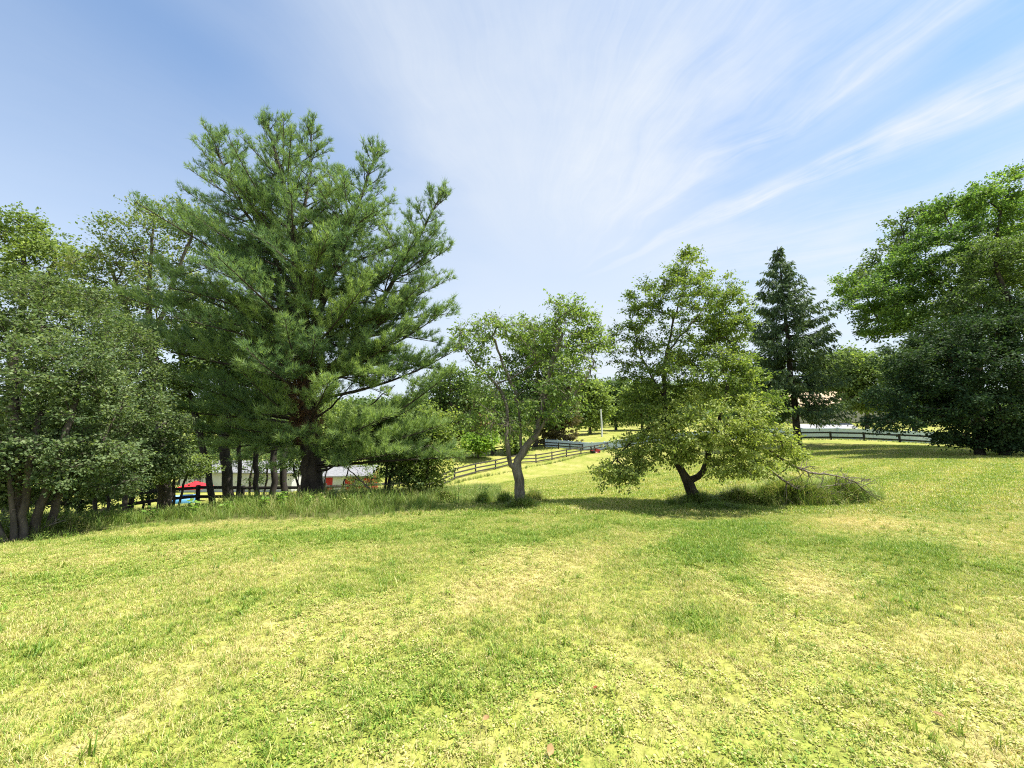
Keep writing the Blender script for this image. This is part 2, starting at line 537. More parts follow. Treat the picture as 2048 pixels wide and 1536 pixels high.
M['ground'] = finish(m, t, principled(t, cc, 0.9, 0.1, bp.outputs[0]))

# ------------------------------------------------------------------ ground sheet


def axis(lo, hi, fine, half):
    p = [0.0]
    while p[-1] < hi:
        p.append(p[-1] + fine * (1 + max(0, p[-1] - half) * 0.09))
    q = [0.0]
    while q[-1] > lo:
        q.append(q[-1] - fine * (1 + max(0, -q[-1] - half) * 0.09))
    return np.array(sorted(set(q + p)))


gx, gy = axis(-1500, 1500, 0.55, 12), axis(-300, 1600, 0.55, 18)
GX, GY = np.meshgrid(gx, gy)
gxs, gys = GX.ravel(), GY.ravel()
GZ = gz(gxs, np.minimum(gys, 900))
nxg, nyg = len(gx), len(gy)
ii = (np.arange(nyg - 1)[:, None] * nxg + np.arange(nxg - 1)[None, :]).ravel()
gq = np.stack([ii, ii + 1, ii + 1 + nxg, ii + nxg], 1)


def fringe_row(px):
    """image row of the border between mown lawn and the rough under the left trees"""
    return np.interp(px, [-400, 0, 150, 300, 450, 700, 820, 900, 1000], [1115, 1098, 1078, 1058, 1050, 1046, 1034, 1022, 1008])


def rough_depth(x, y):
    """>0 (in image rows) where the rough begins behind the mown lawn on the left side"""
    yy = np.maximum(y, 0.3)
    r, pxx = row_of(x, yy, gz(x, yy))
    dd = fringe_row(pxx) - r
    dd = np.where((pxx > 1000) | (y < 2), -50, dd)
    return dd


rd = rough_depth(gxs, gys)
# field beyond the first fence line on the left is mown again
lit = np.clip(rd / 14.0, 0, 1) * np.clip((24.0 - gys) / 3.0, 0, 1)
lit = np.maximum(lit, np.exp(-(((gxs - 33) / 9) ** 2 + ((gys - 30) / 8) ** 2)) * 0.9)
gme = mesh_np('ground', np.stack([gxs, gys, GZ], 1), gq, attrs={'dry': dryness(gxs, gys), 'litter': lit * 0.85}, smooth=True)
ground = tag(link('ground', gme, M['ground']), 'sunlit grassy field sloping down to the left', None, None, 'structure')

# ------------------------------------------------------------------ instanced grass
SRC = bpy.data.collections.new('grass_source')


def blade_tuft(nb, h, wd, spread, lean, seed, droop=0.5, segs=2):
    r = np.random.default_rng(seed)
    V, Q, T, K = [], [], [], []
    for i in range(nb):
        a = r.uniform(0, 2 * math.pi)
        b = np.array([math.cos(a), math.sin(a), 0]) * spread * math.sqrt(r.uniform())
        az = r.uniform(0, 2 * math.pi)
        d = np.array([math.cos(az), math.sin(az), 0])
        s = np.array([-d[1], d[0], 0])
        hh = h * r.uniform(0.55, 1.15)
        le = lean * r.uniform(0.2, 1.2)
        ww = wd * r.uniform(0.7, 1.2)
        o = len(V)
        tn = r.uniform()
        for k in range(segs + 1):
            f = k / (segs + 0.35)
            p = b + d * le * hh * (f ** 1.6) + np.array([0, 0, hh * (f - droop * le * f * f * 0.5)])
            wk = ww * (1 - 0.55 * f)
            V += [p - s * wk, p + s * wk]
            K += [tn, tn]
        p = b + d * le * hh + np.array([0, 0, hh * (1 - droop * le * 0.5)])
        V.append(p)
        K.append(tn)
        for k in range(segs):
            Q.append((o + 2 * k, o + 2 * k + 1, o + 2 * k + 3, o + 2 * k + 2))
        T.append((o + 2 * segs, o + 2 * segs + 1, o + 2 * segs + 2))
    return np.array(V), Q, T, np.array(K)


def leaf_tuft(nl, size, spread, h, seed):
    r = np.random.default_rng(seed)
    V, Q, K = [], [], []
    for i in range(nl):
        a = r.uniform(0, 2 * math.pi)
        b = np.array([math.cos(a) * spread * r.uniform(), math.sin(a) * spread * r.uniform(), h * r.uniform(0.3, 1.0)])
        az = r.uniform(0, 2 * math.pi)
        d = np.array([math.cos(az), math.sin(az), r.uniform(-0.2, 0.5)])
        s = np.array([-d[1], d[0], r.uniform(-0.3, 0.3)])
        L = size * r.uniform(0.6, 1.2)
        o = len(V)
        tn = r.uniform()
        V += [b, b + d * L * 0.5 + s * L * 0.34, b + d * L, b + d * L * 0.5 - s * L * 0.34]
        K += [tn] * 4
        Q.append((o, o + 1, o + 2, o + 3))
    return np.array(V), Q, [], np.array(K)


def source_set(prefix, makers, mat):
    c = bpy.data.collections.new(prefix)
    for i, (V, Q, T, K) in enumerate(makers):
        me = mesh_np(f'{prefix}_{i}', V, Q, T, {'tint': K})
        me.materials.append(mat)
        o = bpy.data.objects.new(f'{prefix}_{i:02d}', me)
        c.objects.link(o)
    return c


def scatter(name, P, scl, idx, dry, tone, coll, label):
    n = len(P)
    rot = np.zeros((n, 3))
    rot[:, 2] = rng.uniform(0, 2 * math.pi, n)
    rot[:, 0] = rng.normal(0, 0.08, n)
    rot[:, 1] = rng.normal(0, 0.08, n)
    me = mesh_np(name, P, attrs={'scl': scl, 'pick': idx, 'dry': dry, 'tone': tone, 'rot': rot})
    o = link(name, me)
    gt = bpy.data.node_groups.new(name + '_nodes', 'GeometryNodeTree')
    gt.interface.new_socket('Geometry', in_out='INPUT', socket_type='NodeSocketGeometry')
    gt.interface.new_socket('Geometry', in_out='OUTPUT', socket_type='NodeSocketGeometry')
    N = gt.nodes
    gi, go = N.new('NodeGroupInput'), N.new('NodeGroupOutput')
    ci = N.new('GeometryNodeCollectionInfo')
    ci.inputs['Collection'].default_value = coll
    ci.inputs['Separate Children'].default_value = True
    ci.inputs['Reset Children'].default_value = True
    ip = N.new('GeometryNodeInstanceOnPoints')
    ip.inputs['Pick Instance'].default_value = True

    def na(nm, ty):
        a = N.new('GeometryNodeInputNamedAttribute')
        a.data_type = ty
        a.inputs['Name'].default_value = nm
        return a.outputs['Attribute']
    L = gt.links.new
    L(gi.outputs[0], ip.inputs['Points'])
    L(ci.outputs[0], ip.inputs['Instance'])
    f2i = N.new('FunctionNodeFloatToInt')
    L(na('pick', 'FLOAT'), f2i.inputs[0])
    L(f2i.outputs[0], ip.inputs['Instance Index'])
    L(na('scl', 'FLOAT'), ip.inputs['Scale'])
    e2r = N.new('FunctionNodeEulerToRotation')
    L(na('rot', 'FLOAT_VECTOR'), e2r.inputs[0])
    L(e2r.outputs[0], ip.inputs['Rotation'])
    L(ip.outputs[0], go.inputs[0])
    md = o.modifiers.new('scatter', 'NODES')
    md.node_group = gt
    tag(o, label, None, None, 'stuff')
    return o


lawn_src = source_set('lawn_tuft', [blade_tuft(16, 0.030, 0.0019, 0.036, 1.1, s) for s in range(6)] + [leaf_tuft(16, 0.015, 0.036, 0.016, 60 + s) for s in range(3)]
                      + [blade_tuft(11, 0.052, 0.0026, 0.024, 0.9, 90 + s) for s in range(2)], M['lawn'])
far_src = source_set('turf_tuft', [blade_tuft(14, 0.055, 0.007, 0.12, 0.8, 200 + s, segs=1) for s in range(5)], M['lawn'])
tall_src = source_set('rough_tuft', [blade_tuft(22, 0.50, 0.0055, 0.11, 0.75, 300 + s, 0.7, 3) for s in range(6)]
                      + [leaf_tuft(26, 0.075, 0.16, 0.34, 340 + s) for s in range(3)], M['tall'])


def frustum_points(n, d0, d1, seed, power=1.0, margin=1.06):
    """random ground points in the wedge of ground that lies in view between d0 and d1 metres"""
    r = np.random.default_rng(seed)
    y = np.sqrt(r.uniform(d0 ** 2, d1 ** 2, n)) if power == 1 else d0 + (d1 - d0) * r.uniform(0, 1, n) ** power
    x = r.uniform(-1, 1, n) * (1.32 * margin * y + 4.0)
    return x, y


# near lawn
x, y = frustum_points(255000, 0.6, 9.0, 1)
k = rough_depth(x, y) < 4 + 8 * rng.uniform(-1, 1, len(x))
x, y = x[k], y[k]
dr = dryness(x, y)
keep = rng.uniform(0, 1, len(x)) < np.clip(1.10 - 0.70 * dr, 0.25, 1)
x, y, dr = x[keep], y[keep], dr[keep]
n = len(x)
pk = rng.integers(0, 6, n).astype(float)
clover = fbm(x * 0.8, y * 0.8, 71, 3) > 0.52
pk = np.where(clover & (rng.uniform(0, 1, n) < 0.45), rng.integers(6, 9, n), pk)
lushp = (dr < 0.26) & (rng.uniform(0, 1, n) < 0.35)
pk = np.where(lushp, rng.integers(9, 11, n), pk)
clump = (rng.uniform(0, 1, n) < 0.012) & (fbm(x * 1.7, y * 1.7, 44, 2) > 0.42)
pk = np.where(clump, rng.integers(9, 11, n), pk)
dr = np.where(clump, 0.20, dr)
sc = rng.uniform(0.7, 1.35, n) * (1 + 0.9 * np.clip(0.28 - dr, 0, 0.28)) * np.where(clump, rng.uniform(1.0, 1.7, n), 1)
scatter('lawn_grass', np.stack([x, y, gz(x, y) - 0.003], 1), sc, pk, np.clip(dr + rng.normal(0, 0.16, n), 0, 1), rng.uniform(0, 1, n), lawn_src,
        'short mown yellow-green lawn grass in the foreground')
# farther turf
x, y = frustum_points(118000, 8.4, 40.0, 2, 1.7)
k = (rough_depth(x, y) < 3 + 6 * rng.uniform(-1, 1, len(x)))
x, y = x[k], y[k]
dr = dryness(x, y)
n = len(x)
scatter('field_grass', np.stack([x, y, gz(x, y) - 0.005], 1), rng.uniform(0.75, 1.25, n) * (0.85 + 0.02 * y), rng.integers(0, 5, n).astype(float),
        np.clip(dr * 0.9 + rng.normal(0, 0.12, n), 0, 1), rng.uniform(0, 1, n), far_src, 'mown grass of the field beyond the fruit trees')

# rough under the left trees and round the fruit trees
x, y = frustum_points(60000, 5.0, 22.0, 3, 1.0, 1.15)
rdp = rough_depth(x, y)
k = (rdp > 0) & (y < 20) & (rng.uniform(0, 1, len(x)) < np.clip(0.25 + rdp / 30, 0, 0.8))
x, y, rdp = x[k], y[k], rdp[k]
sc = np.clip(0.22 + rdp / 55.0, 0.22, 0.75) * rng.uniform(0.4, 1.4, len(x))
extra = []
for (px, D, rx, ry, nn, s0, dd) in ((1398, 9.8, 0.85, 0.5, 560, 0.62, 0.12), (1580, 9.9, 1.3, 0.5, 1900, 0.95, 0.28), (1680, 10.2, 0.8, 0.45, 1000, 0.9, 0.2), (1480, 9.9, 0.8, 0.4, 500, 0.8, 0.35), (1440, 9.1, 1.3, 0.45, 1400, 0.30, 0.0),
                                 (1043, 9.3, 0.42, 0.3, 200, 0.5, 0.15), (1065, 10.6, 0.3, 0.2, 100, 0.6, 0.4), (1010, 10.0, 0.30, 0.25, 140, 0.55, 0.1), (965, 10.6, 0.22, 0.2, 110, 0.6, 0.1), (890, 11.2, 0.6, 0.3, 330, 0.6, 0.2)):
    c = on(px, D)
    a, rr = rng.uniform(0, 2 * math.pi, nn), np.abs(rng.normal(0, 0.55, nn))
    extra.append(np.stack([c[0] + rx * rr * np.cos(a), c[1] + ry * rr * np.sin(a), s0 * rng.uniform(0.35, 1.35, nn) * np.clip(1.15 - 0.45 * rr, 0.3, 1.2), np.full(nn, dd)], 1))
# weedy foot of the fences
for (pa, Da, pb, Db, nn, s0) in ((1300, 64, 1900, 45.5, 420, 0.6), (1900, 45, 2048, 38, 260, 1.0), (870, 41, 1190, 71, 420, 0.8)):
    A, B = on(pa, Da), on(pb, Db)
    f = rng.uniform(0, 1, nn)
    off = rng.normal(-0.6, 0.5, nn)
    extra.append(np.stack([A[0] + (B[0] - A[0]) * f + off * 0.3, A[1] + (B[1] - A[1]) * f + off, s0 * rng.uniform(0.4, 1.3, nn), np.full(nn, 0.15)], 1))
E = np.concatenate(extra)
dry = np.concatenate([0.16 + 0.5 * (fbm(x * 0.8, y * 0.8, 91, 3) - 0.4), E[:, 3]])
x, y, sc = np.concatenate([x, E[:, 0]]), np.concatenate([y, E[:, 1]]), np.concatenate([sc, E[:, 2]])
n = len(x)
pk = np.where((fbm(x * 0.7, y * 0.7, 55, 3) > 0.54) & (rng.uniform(0, 1, n) < 0.5), rng.integers(6, 9, n), rng.integers(0, 6, n)).astype(float)
scatter('tall_grass', np.stack([x, y, gz(x, y) - 0.01], 1), sc, pk, np.clip(dry + rng.normal(0, 0.16, n), 0, 1), rng.uniform(0, 1, n), tall_src,
        'unmown tall grass and weeds under the trees and along the fences')

# ------------------------------------------------------------------ trees


def tubes(chains, sides):
    """chains: list of (pts k x 3, radii k); returns verts, quads"""
    if not chains:
        return np.zeros((0, 3)), np.zeros((0, 4), int)
    P = np.concatenate([c[0] for c in chains])
    Rr = np.concatenate([c[1] for c in chains])
    ln = np.array([len(c[0]) for c in chains])
    st = np.concatenate([[0], np.cumsum(ln)[:-1]])
    cid = np.repeat(np.arange(len(chains)), ln)
    n = len(P)
    nxt = np.minimum(np.arange(n) + 1, st[cid] + ln[cid] - 1)
    prv = np.maximum(np.arange(n) - 1, st[cid])
    T = P[nxt] - P[prv]
    T /= np.linalg.norm(T, axis=1, keepdims=True) + 1e-9
    mean = P[st + ln - 1] - P[st]
    ref = np.where((np.abs(mean[:, 2]) > 0.8 * np.linalg.norm(mean, axis=1))[:, None], np.array([[1.0, 0.13, 0]]), np.array([[0.1, 0.07, 1.0]]))[cid]
    A = np.cross(T, ref)
    A /= np.linalg.norm(A, axis=1, keepdims=True) + 1e-9
    B = np.cross(T, A)
    th = np.arange(sides) * 2 * math.pi / sides
    V = P[:, None, :] + Rr[:, None, None] * (np.cos(th)[None, :, None] * A[:, None, :] + np.sin(th)[None, :, None] * B[:, None, :])
    V = V.reshape(-1, 3)
    ok = np.where(np.arange(n) != st[cid] + ln[cid] - 1)[0]
    j = np.arange(sides)
    j2 = (j + 1) % sides
    Q = np.stack([ok[:, None] * sides + j, ok[:, None] * sides + j2, (ok[:, None] + 1) * sides + j2, (ok[:, None] + 1) * sides + j], -1).reshape(-1, 4)
    return V, Q


def resample(pts, step, jitter=0.0, r=None):
    pts = np.asarray(pts, float)
    if len(pts) > 2:       # Catmull-Rom
        P = np.vstack([2 * pts[0] - pts[1], pts, 2 * pts[-1] - pts[-2]])
        out = []
        for i in range(1, len(P) - 2):
            f = np.linspace(0, 1, 12, endpoint=False)[:, None]
            p0, p1, p2, p3 = P[i - 1], P[i], P[i + 1], P[i + 2]
            out.append(0.5 * (2 * p1 + (p2 - p0) * f + (2 * p0 - 5 * p1 + 4 * p2 - p3) * f ** 2 + (3 * p1 - p0 - 3 * p2 + p3) * f ** 3))
        pts = np.vstack(out + [pts[-1:]])
    d = np.concatenate([[0], np.cumsum(np.linalg.norm(np.diff(pts, axis=0), axis=1))])
    k = max(2, int(d[-1] / step) + 1)
    q = np.stack([np.interp(np.linspace(0, d[-1], k), d, pts[:, i]) for i in range(3)], 1)
    if jitter and r is not None:
        q[1:-1] += r.normal(0, jitter, (len(q) - 2, 3))
    return q


def unit(a):
    return a / (np.linalg.norm(a, axis=-1, keepdims=True) + 1e-9)


def leaf_quads(P, D, Nn, L, W, fold=0.25):
    """diamond leaves: base P, direction D, normal Nn"""
    S = unit(np.cross(D, Nn))
    Nn = unit(np.cross(S, D))
    L, W = L[:, None], W[:, None]
    mid = P + D * L * 0.45
    V = np.stack([P, mid + S * W + Nn * W * fold, P + D * L, mid - S * W + Nn * W * fold], 1).reshape(-1, 3)
    Q = np.arange(len(P) * 4).reshape(-1, 4)
    return V, Q


def crown_points(lobes, r, shell=0.35):
    out, lid = [], []
    for i, (c, rad, n, *_) in enumerate(lobes):
        d = unit(r.normal(size=(n, 3)))
        rr = (r.uniform(shell ** 3, 1, n)) ** (1 / 3)
        out.append(np.asarray(c) + d * rr[:, None] * np.asarray(rad))
        lid += [i] * n
    return np.concatenate(out), np.array(lid)


def tree(name, label, cat, stems, lobes, r0, leaf, leaf_mat_, bark, step=0.35, seed=1, group=None, twigs=3, leaves=24, size=0.07,
         width=0.42, spread=0.06, tw_len=0.35, droop=0.25, up=0.55, bare=0.0, shell=0.35, low=0.25, tintbias=0.0, rough_tint=0.22, extra_dead=None, ground_z=None):
    r = np.random.default_rng(seed)
    A, lid = crown_points(lobes, r, shell)
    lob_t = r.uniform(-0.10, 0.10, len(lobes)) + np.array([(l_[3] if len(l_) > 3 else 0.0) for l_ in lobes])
    P, par, chain_of = [], [], []
    chains = []
    base = np.asarray(stems[0][0], float)
    for s in stems:
        q = resample(s, step, step * 0.07, r)
        if P:
            PP = np.array(P)
            d = np.linalg.norm(PP - q[0], axis=1)
            j = int(d.argmin())
            j = j if d[j] < 4 * step and q[0][2] > base[2] + 0.15 else -1
        else:
            j = -1
        idx = [j] if j >= 0 else []
        if j >= 0:
            q = q[1:] if np.linalg.norm(q[0] - P[j]) < step * 0.7 else q
        for p in q:
            P.append(p)
            par.append(idx[-1] if idx else -1)
            idx.append(len(P) - 1)
        chains.append(idx)
    n0 = len(P)
    cap = n0 + len(A) * 40
    X = np.zeros((cap, 3))
    DIR = np.zeros((cap, 3))
    X[:n0] = P
    for ch in chains:
        for a, b in zip(ch[:-1], ch[1:]):
            DIR[b] = unit(X[b] - X[a])
        if par[ch[0]] < 0 and len(ch) > 1:
            DIR[ch[0]] = DIR[ch[1]]
    n = n0
    zmin = base[2] + low * (A[:, 2].max() - base[2])
    okn = np.zeros(cap, bool)
    okn[:n0] = X[:n0, 2] > min(zmin, X[:n0, 2].max() - 0.05)
    dmin = np.array([np.linalg.norm(X[:n0] - a, axis=1).min() for a in A])
    order = np.argsort(dmin + r.normal(0, 0.15, len(A)) * dmin.mean())
    ends = []
    for ai in order:
        a = A[ai]
        vec = a - X[:n]
        d = np.linalg.norm(vec, axis=1) + 1e-6
        cosang = (vec * DIR[:n]).sum(1) / d
        cost = d * (1.35 - 0.35 * cosang) + np.where(vec[:, 2] < 0, -0.35 * vec[:, 2], 0)
        cost[~okn[:n]] = 1e9
        j = int(cost.argmin())
        dj = d[j]
        k = max(2, int(dj / step) + 1)
        f = np.linspace(0, 1, k + 1)[1:, None]
        cpt = X[j] + DIR[j] * dj * 0.38 + np.array([0, 0, 0.10 * dj]) + r.normal(0, 0.05 * dj, 3)
        q = (1 - f) ** 2 * X[j] + 2 * f * (1 - f) * cpt + f ** 2 * a
        q[:-1] += r.normal(0, 0.03 * step, (k - 1, 3)) if k > 1 else 0
        idx = [j]
        for p in q:
            if n >= cap:
                break
            X[n] = p
            par.append(idx[-1])
            DIR[n] = unit(p - X[idx[-1]])
            okn[n] = True
            idx.append(n)
            n += 1
        chains.append(idx)
        ends.append((idx, ai))
    cnt = np.zeros(n)
    for idx, _ in ends:
        cnt[idx[-1]] += 1
    for i in range(n - 1, -1, -1):
        cnt[i] = max(cnt[i], 0.4)
        if par[i] >= 0:
            cnt[par[i]] += cnt[i]
    
    tipr = max(0.004, 0.35 * size * 0.12)
    rad = np.maximum(r0 * (cnt / cnt.max()) ** 0.62, tipr)
    for i in range(n0):
        h = X[i, 2] - base[2]
        rad[i] *= 1 + 0.45 * math.exp(-max(h, 0) / (1.6 * r0 + 0.05))
    big, small = [], []
    for ch in chains:
        if len(ch) < 2:
            continue
        pts, rr = X[ch].copy(), rad[ch].copy()
        if par[ch[0]] is not None and len(ch) > 1 and rr[0] > rr[1] * 1.6:
            rr[0] = rr[1] * 1.25
        (big if rr.max() > 0.045 * max(1, step / 0.35) else small).append((pts, rr))
    # twigs and leaves
    tws, LP, LD, LT = [], [], [], []
    cc = A.mean(0)
    for idx, ai in ends:
        if r.uniform() < bare:
            nl_ = 0
        else:
            nl_ = leaves
        pts = X[idx]
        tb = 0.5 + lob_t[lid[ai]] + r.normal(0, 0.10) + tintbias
        m_ = len(pts)
        for tnum in range(twigs):
            f = r.uniform(0.62, 1.0) * (m_ - 1)
            i0 = min(int(f), m_ - 2)
            s0 = pts[i0] + (pts[i0 + 1] - pts[i0]) * (f - i0)
            dr_ = unit(pts[-1] - pts[0]) * 0.55 + unit(s0 - cc) * 0.35 + r.normal(0, 0.55, 3)
            dr_[2] = dr_[2] * 0.55 + 0.12
            dr_ = unit(dr_)
            ln = tw_len * r.uniform(0.6, 1.4)
            e1 = s0 + dr_ * ln * 0.5 + np.array([0, 0, 0.02])
            e2 = s0 + dr_ * ln + np.array([0, 0, -droop * ln * 0.25])
            tws.append((np.array([s0, e1, e2]), np.array([tipr * 0.9, tipr * 0.7, tipr * 0.4])))
            if nl_:
                ff = r.uniform(0.1, 1.08, nl_)[:, None]
                pp = s0 + (e2 - s0) * ff + r.normal(0, spread, (nl_, 3)) * np.array([1.15, 1.15, 0.6])
                LP.append(pp)
                dd = r.normal(0, 0.6, (nl_, 3)) + dr_ * 0.5 + unit(pp - cc) * 0.25
                dd[:, 2] -= droop
                LD.append(dd)
                LT.append(np.clip(tb + r.normal(0, rough_tint, nl_), 0, 1))
    root = empty(name, base)
    tag(root, label, cat, group)
    V1, Q1 = tubes(big, 7)
    V2, Q2 = tubes(small, 3)
    V3, Q3 = tubes(tws, 3)
    V = np.concatenate([V1, V2, V3]) - base
    Q = np.concatenate([Q1, Q2 + len(V1), Q3 + len(V1) + len(V2)])
    link('trunk', mesh_np('trunk', V, Q, smooth=True), bark, root)
    if LP:
        LP, LD, LT = np.concatenate(LP), unit(np.concatenate(LD)), np.concatenate(LT)
        nn = r.normal(0, 0.42, LP.shape)
        nn[:, 2] += up + 0.15
        nn += unit(LP - cc) * 0.40
        L = size * r.uniform(0.65, 1.25, len(LP))
        V, Q = leaf_quads(LP, LD, nn, L, L * width * r.uniform(0.8, 1.1, len(LP)))
        link('crown', mesh_np('crown', V - base, Q, attrs={'tint': np.repeat(LT, 4)}), leaf_mat_, root)
    return root


def lobe(px, py, rx, ry, D, n, depth=None, tint=0.0):
    c = at(px, py, D)
    a, b = rx / F * D, ry / F * D
    return (c, (a, depth if depth is not None else a, b), n, tint)


def pth(*pts):
    return [at(*p) for p in pts]


def stem(px, D, *pts):
    """stem from the ground in column px at D, then through pixels"""
    b = on(px, D)
    b[2] -= 0.05
    return [b] + [at(*p) if len(p) == 3 else at(p[0], p[1], D) for p in pts]


# --- right apple tree
D = 9.9
apple_st = [stem(1398, D, (1372, 955), (1345, 905), (1330, 830, 9.9), (1330, 740, 10.0), (1345, 650, 10.0), (1372, 560, 10.0)),
            pth((1378, 965, D), (1408, 940, 9.8), (1424, 880, 9.6), (1450, 800, 9.6), (1470, 700, 9.8)),
            pth((1345, 905, D), (1310, 925, 9.6), (1260, 942, 9.3), (1212, 952, 9.1)),
            pth((1424, 880, 9.6), (1475, 860, 9.2), (1540, 880, 9.0)),
            pth((1330, 800, D), (1290, 730, 10.2), (1265, 650, 10.3)),
            pth((1340, 700, D), (1390, 640, 10.4), (1430, 580, 10.5))]
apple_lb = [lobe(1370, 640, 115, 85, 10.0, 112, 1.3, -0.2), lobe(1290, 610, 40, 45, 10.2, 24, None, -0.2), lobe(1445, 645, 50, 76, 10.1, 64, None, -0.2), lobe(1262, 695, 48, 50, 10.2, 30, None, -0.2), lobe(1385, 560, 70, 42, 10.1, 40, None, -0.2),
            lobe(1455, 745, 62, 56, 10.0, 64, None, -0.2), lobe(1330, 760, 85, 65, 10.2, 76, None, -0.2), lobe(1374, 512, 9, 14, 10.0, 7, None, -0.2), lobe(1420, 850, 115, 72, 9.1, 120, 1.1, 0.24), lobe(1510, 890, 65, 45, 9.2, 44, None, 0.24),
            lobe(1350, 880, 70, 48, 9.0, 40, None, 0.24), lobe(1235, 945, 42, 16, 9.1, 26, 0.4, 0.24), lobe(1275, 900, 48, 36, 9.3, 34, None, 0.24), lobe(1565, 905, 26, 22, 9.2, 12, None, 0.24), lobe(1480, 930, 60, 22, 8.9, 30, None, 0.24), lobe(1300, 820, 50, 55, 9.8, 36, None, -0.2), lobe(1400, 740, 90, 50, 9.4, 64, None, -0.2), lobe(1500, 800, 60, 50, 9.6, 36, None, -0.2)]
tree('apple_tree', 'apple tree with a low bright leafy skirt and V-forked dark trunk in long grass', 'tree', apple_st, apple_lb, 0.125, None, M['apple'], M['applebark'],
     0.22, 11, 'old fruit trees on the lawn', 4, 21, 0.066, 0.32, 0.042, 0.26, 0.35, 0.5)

# --- left fruit tree, thin crown with bare silvery twigs
D = 9.4
ch_st = [stem(1043, D, (1040, 965), (1033, 935), (1045, 905), (1072, 870), (1105, 825, 9.3), (1150, 790, 9.2), (1178, 745, 9.2)),
         pth((1030, 945, D), (1018, 915, 9.3), (1012, 870, 9.3), (1015, 830, 9.4), (1000, 780, 9.5), (965, 740, 9.5), (930, 700, 9.5)),
         pth((1024, 938, D), (995, 925, 9.2), (978, 912, 9.1), (960, 902, 9.0)),
         pth((1045, 905, D), (1040, 860, 9.6), (1035, 800, 9.7), (1010, 740, 9.7), (990, 680, 9.7)),
         pth((1072, 870, D), (1085, 810, 9.7), (1100, 740, 9.8), (1125, 670, 9.9)),
         pth((1105, 825, 9.3), (1130, 800, 9.0), (1148, 770, 8.8)),
         pth((1010, 880, 9.3), (1030, 860, 9.1), (1045, 862, 9.0)),
         pth((1000, 770, 9.5), (1040, 745, 9.6), (1085, 720, 9.7))]
ch_lb = [lobe(955, 690, 38, 45, 9.5, 30), lobe(990, 650, 40, 22, 9.6, 20), lobe(1140, 650, 58, 38, 9.9, 60), lobe(1180, 685, 36, 38, 9.7, 34), lobe(1080, 690, 55, 40, 9.8, 34), lobe(1130, 735, 60, 38, 9.6, 36),
         lobe(1050, 800, 62, 34, 9.5, 20), lobe(925, 660, 14, 20, 9.5, 8), lobe(985, 760, 45, 45, 9.5, 26), lobe(1120, 610, 40, 10, 9.9, 12), lobe(975, 830, 44, 40, 9.3, 30), lobe(1105, 800, 56, 46, 9.3, 34), lobe(1030, 850, 40, 22, 9.2, 14), lobe(1040, 660, 50, 24, 9.8, 18)]
tree('fruit_tree', 'thin-crowned fruit tree with pale forked trunk and bare silvery twigs', 'tree', ch_st, ch_lb, 0.115, None, M['cherry'], M['cherrybark'],
     0.22, 12, 'old fruit trees on the lawn', 4, 12, 0.088, 0.26, 0.045, 0.30, 0.6, 0.4, bare=0.24, low=0.3)

# --- white pine
PD = 12.0


def needle_mesh(TP, TD, TT, r, per, ln, wd, cone=0.75, up=0.25):
    n = len(TP)
    d = np.repeat(TD, per, 0) + r.normal(0, cone, (n * per, 3))
    d[:, 2] += up
    d = unit(d)
    p = np.repeat(TP, per, 0) + r.normal(0, 0.018, (n * per, 3))
    L = ln * (r.uniform(0.7, 1.2, n * per) * np.repeat(r.uniform(0.6, 1.25, n), per))[:, None]
    s = unit(np.cross(d, r.normal(size=d.shape))) * wd
    V = np.stack([p - s, p + s, p + d * L], 1).reshape(-1, 3)
    return V, np.arange(len(V)).reshape(-1, 3), np.repeat(np.clip(np.repeat(TT, per) + r.normal(0, 0.12, n * per), 0, 1), 3)


def bough(start, tip, r, lift, out_chains, out_tufts, rad, tw_sp=0.135, tuft_sp=0.075, tw_max=0.85, flat=0.22, bare_in=0.22, tint=0.5, bush=1.0):
    """a pine bough: curved limb with side twigs in a nearly level fan, needle tufts on the outer part"""
    start, tip = np.asarray(start, float), np.asarray(tip, float)
    L = np.linalg.norm(tip - start)
    k = max(4, int(L / 0.25))
    f = np.linspace(0, 1, k)[:, None]
    mid = (start + tip) / 2 + np.array([0, 0, -lift * L]) + r.normal(0, 0.04 * L, 3)
    q = (1 - f) ** 2 * start + 2 * f * (1 - f) * mid + f ** 2 * tip
    out_chains.append((q, np.linspace(rad, 0.006, k)))
    nt = max(5, int(L * (1 - bare_in) / tw_sp))
    side = 1 if r.uniform() < 0.5 else -1
    for i in range(nt):
        t_ = bare_in + (1 - bare_in) * (i + r.uniform(0, 0.8)) / nt
        t_ = min(t_, 0.995)
        j = min(int(t_ * (k - 1)), k - 2)
        p = q[j] + (q[j + 1] - q[j]) * (t_ * (k - 1) - j)
        T = unit(q[j + 1] - q[j])
        S = unit(np.cross(T, np.array([0, 0, 1.0])) + 1e-6)
        side = -side
        if r.uniform() < 0.25:
            S = S * 0.3
        ln = min(tw_max, 0.30 * L * (1.05 - t_) + 0.20) * r.uniform(0.6, 1.25)
        d = unit(T * r.uniform(0.6, 1.1) + S * side * r.uniform(0.5, 1.0) + np.array([0, 0, flat * r.uniform(0.2, 2.0)]) + r.normal(0, 0.12, 3))
        e = p + d * ln
        e[2] += 0.12 * ln
        m_ = p + d * ln * 0.5
        out_chains.append((np.array([p, m_, e]), np.array([0.008, 0.006, 0.004])))
        nn = max(2, int(ln / tuft_sp * bush))
        tn = tint + r.normal(0, 0.08)
        for g_ in range(nn):
            ff = 0.25 + 0.75 * (g_ + r.uniform(0, 1)) / nn
            pp = p + (e - p) * ff + r.normal(0, 0.035, 3)
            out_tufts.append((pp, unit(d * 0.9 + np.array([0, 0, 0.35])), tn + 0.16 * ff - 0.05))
    out_tufts.append((tip, unit(q[-1] - q[-2]), tint + 0.15))


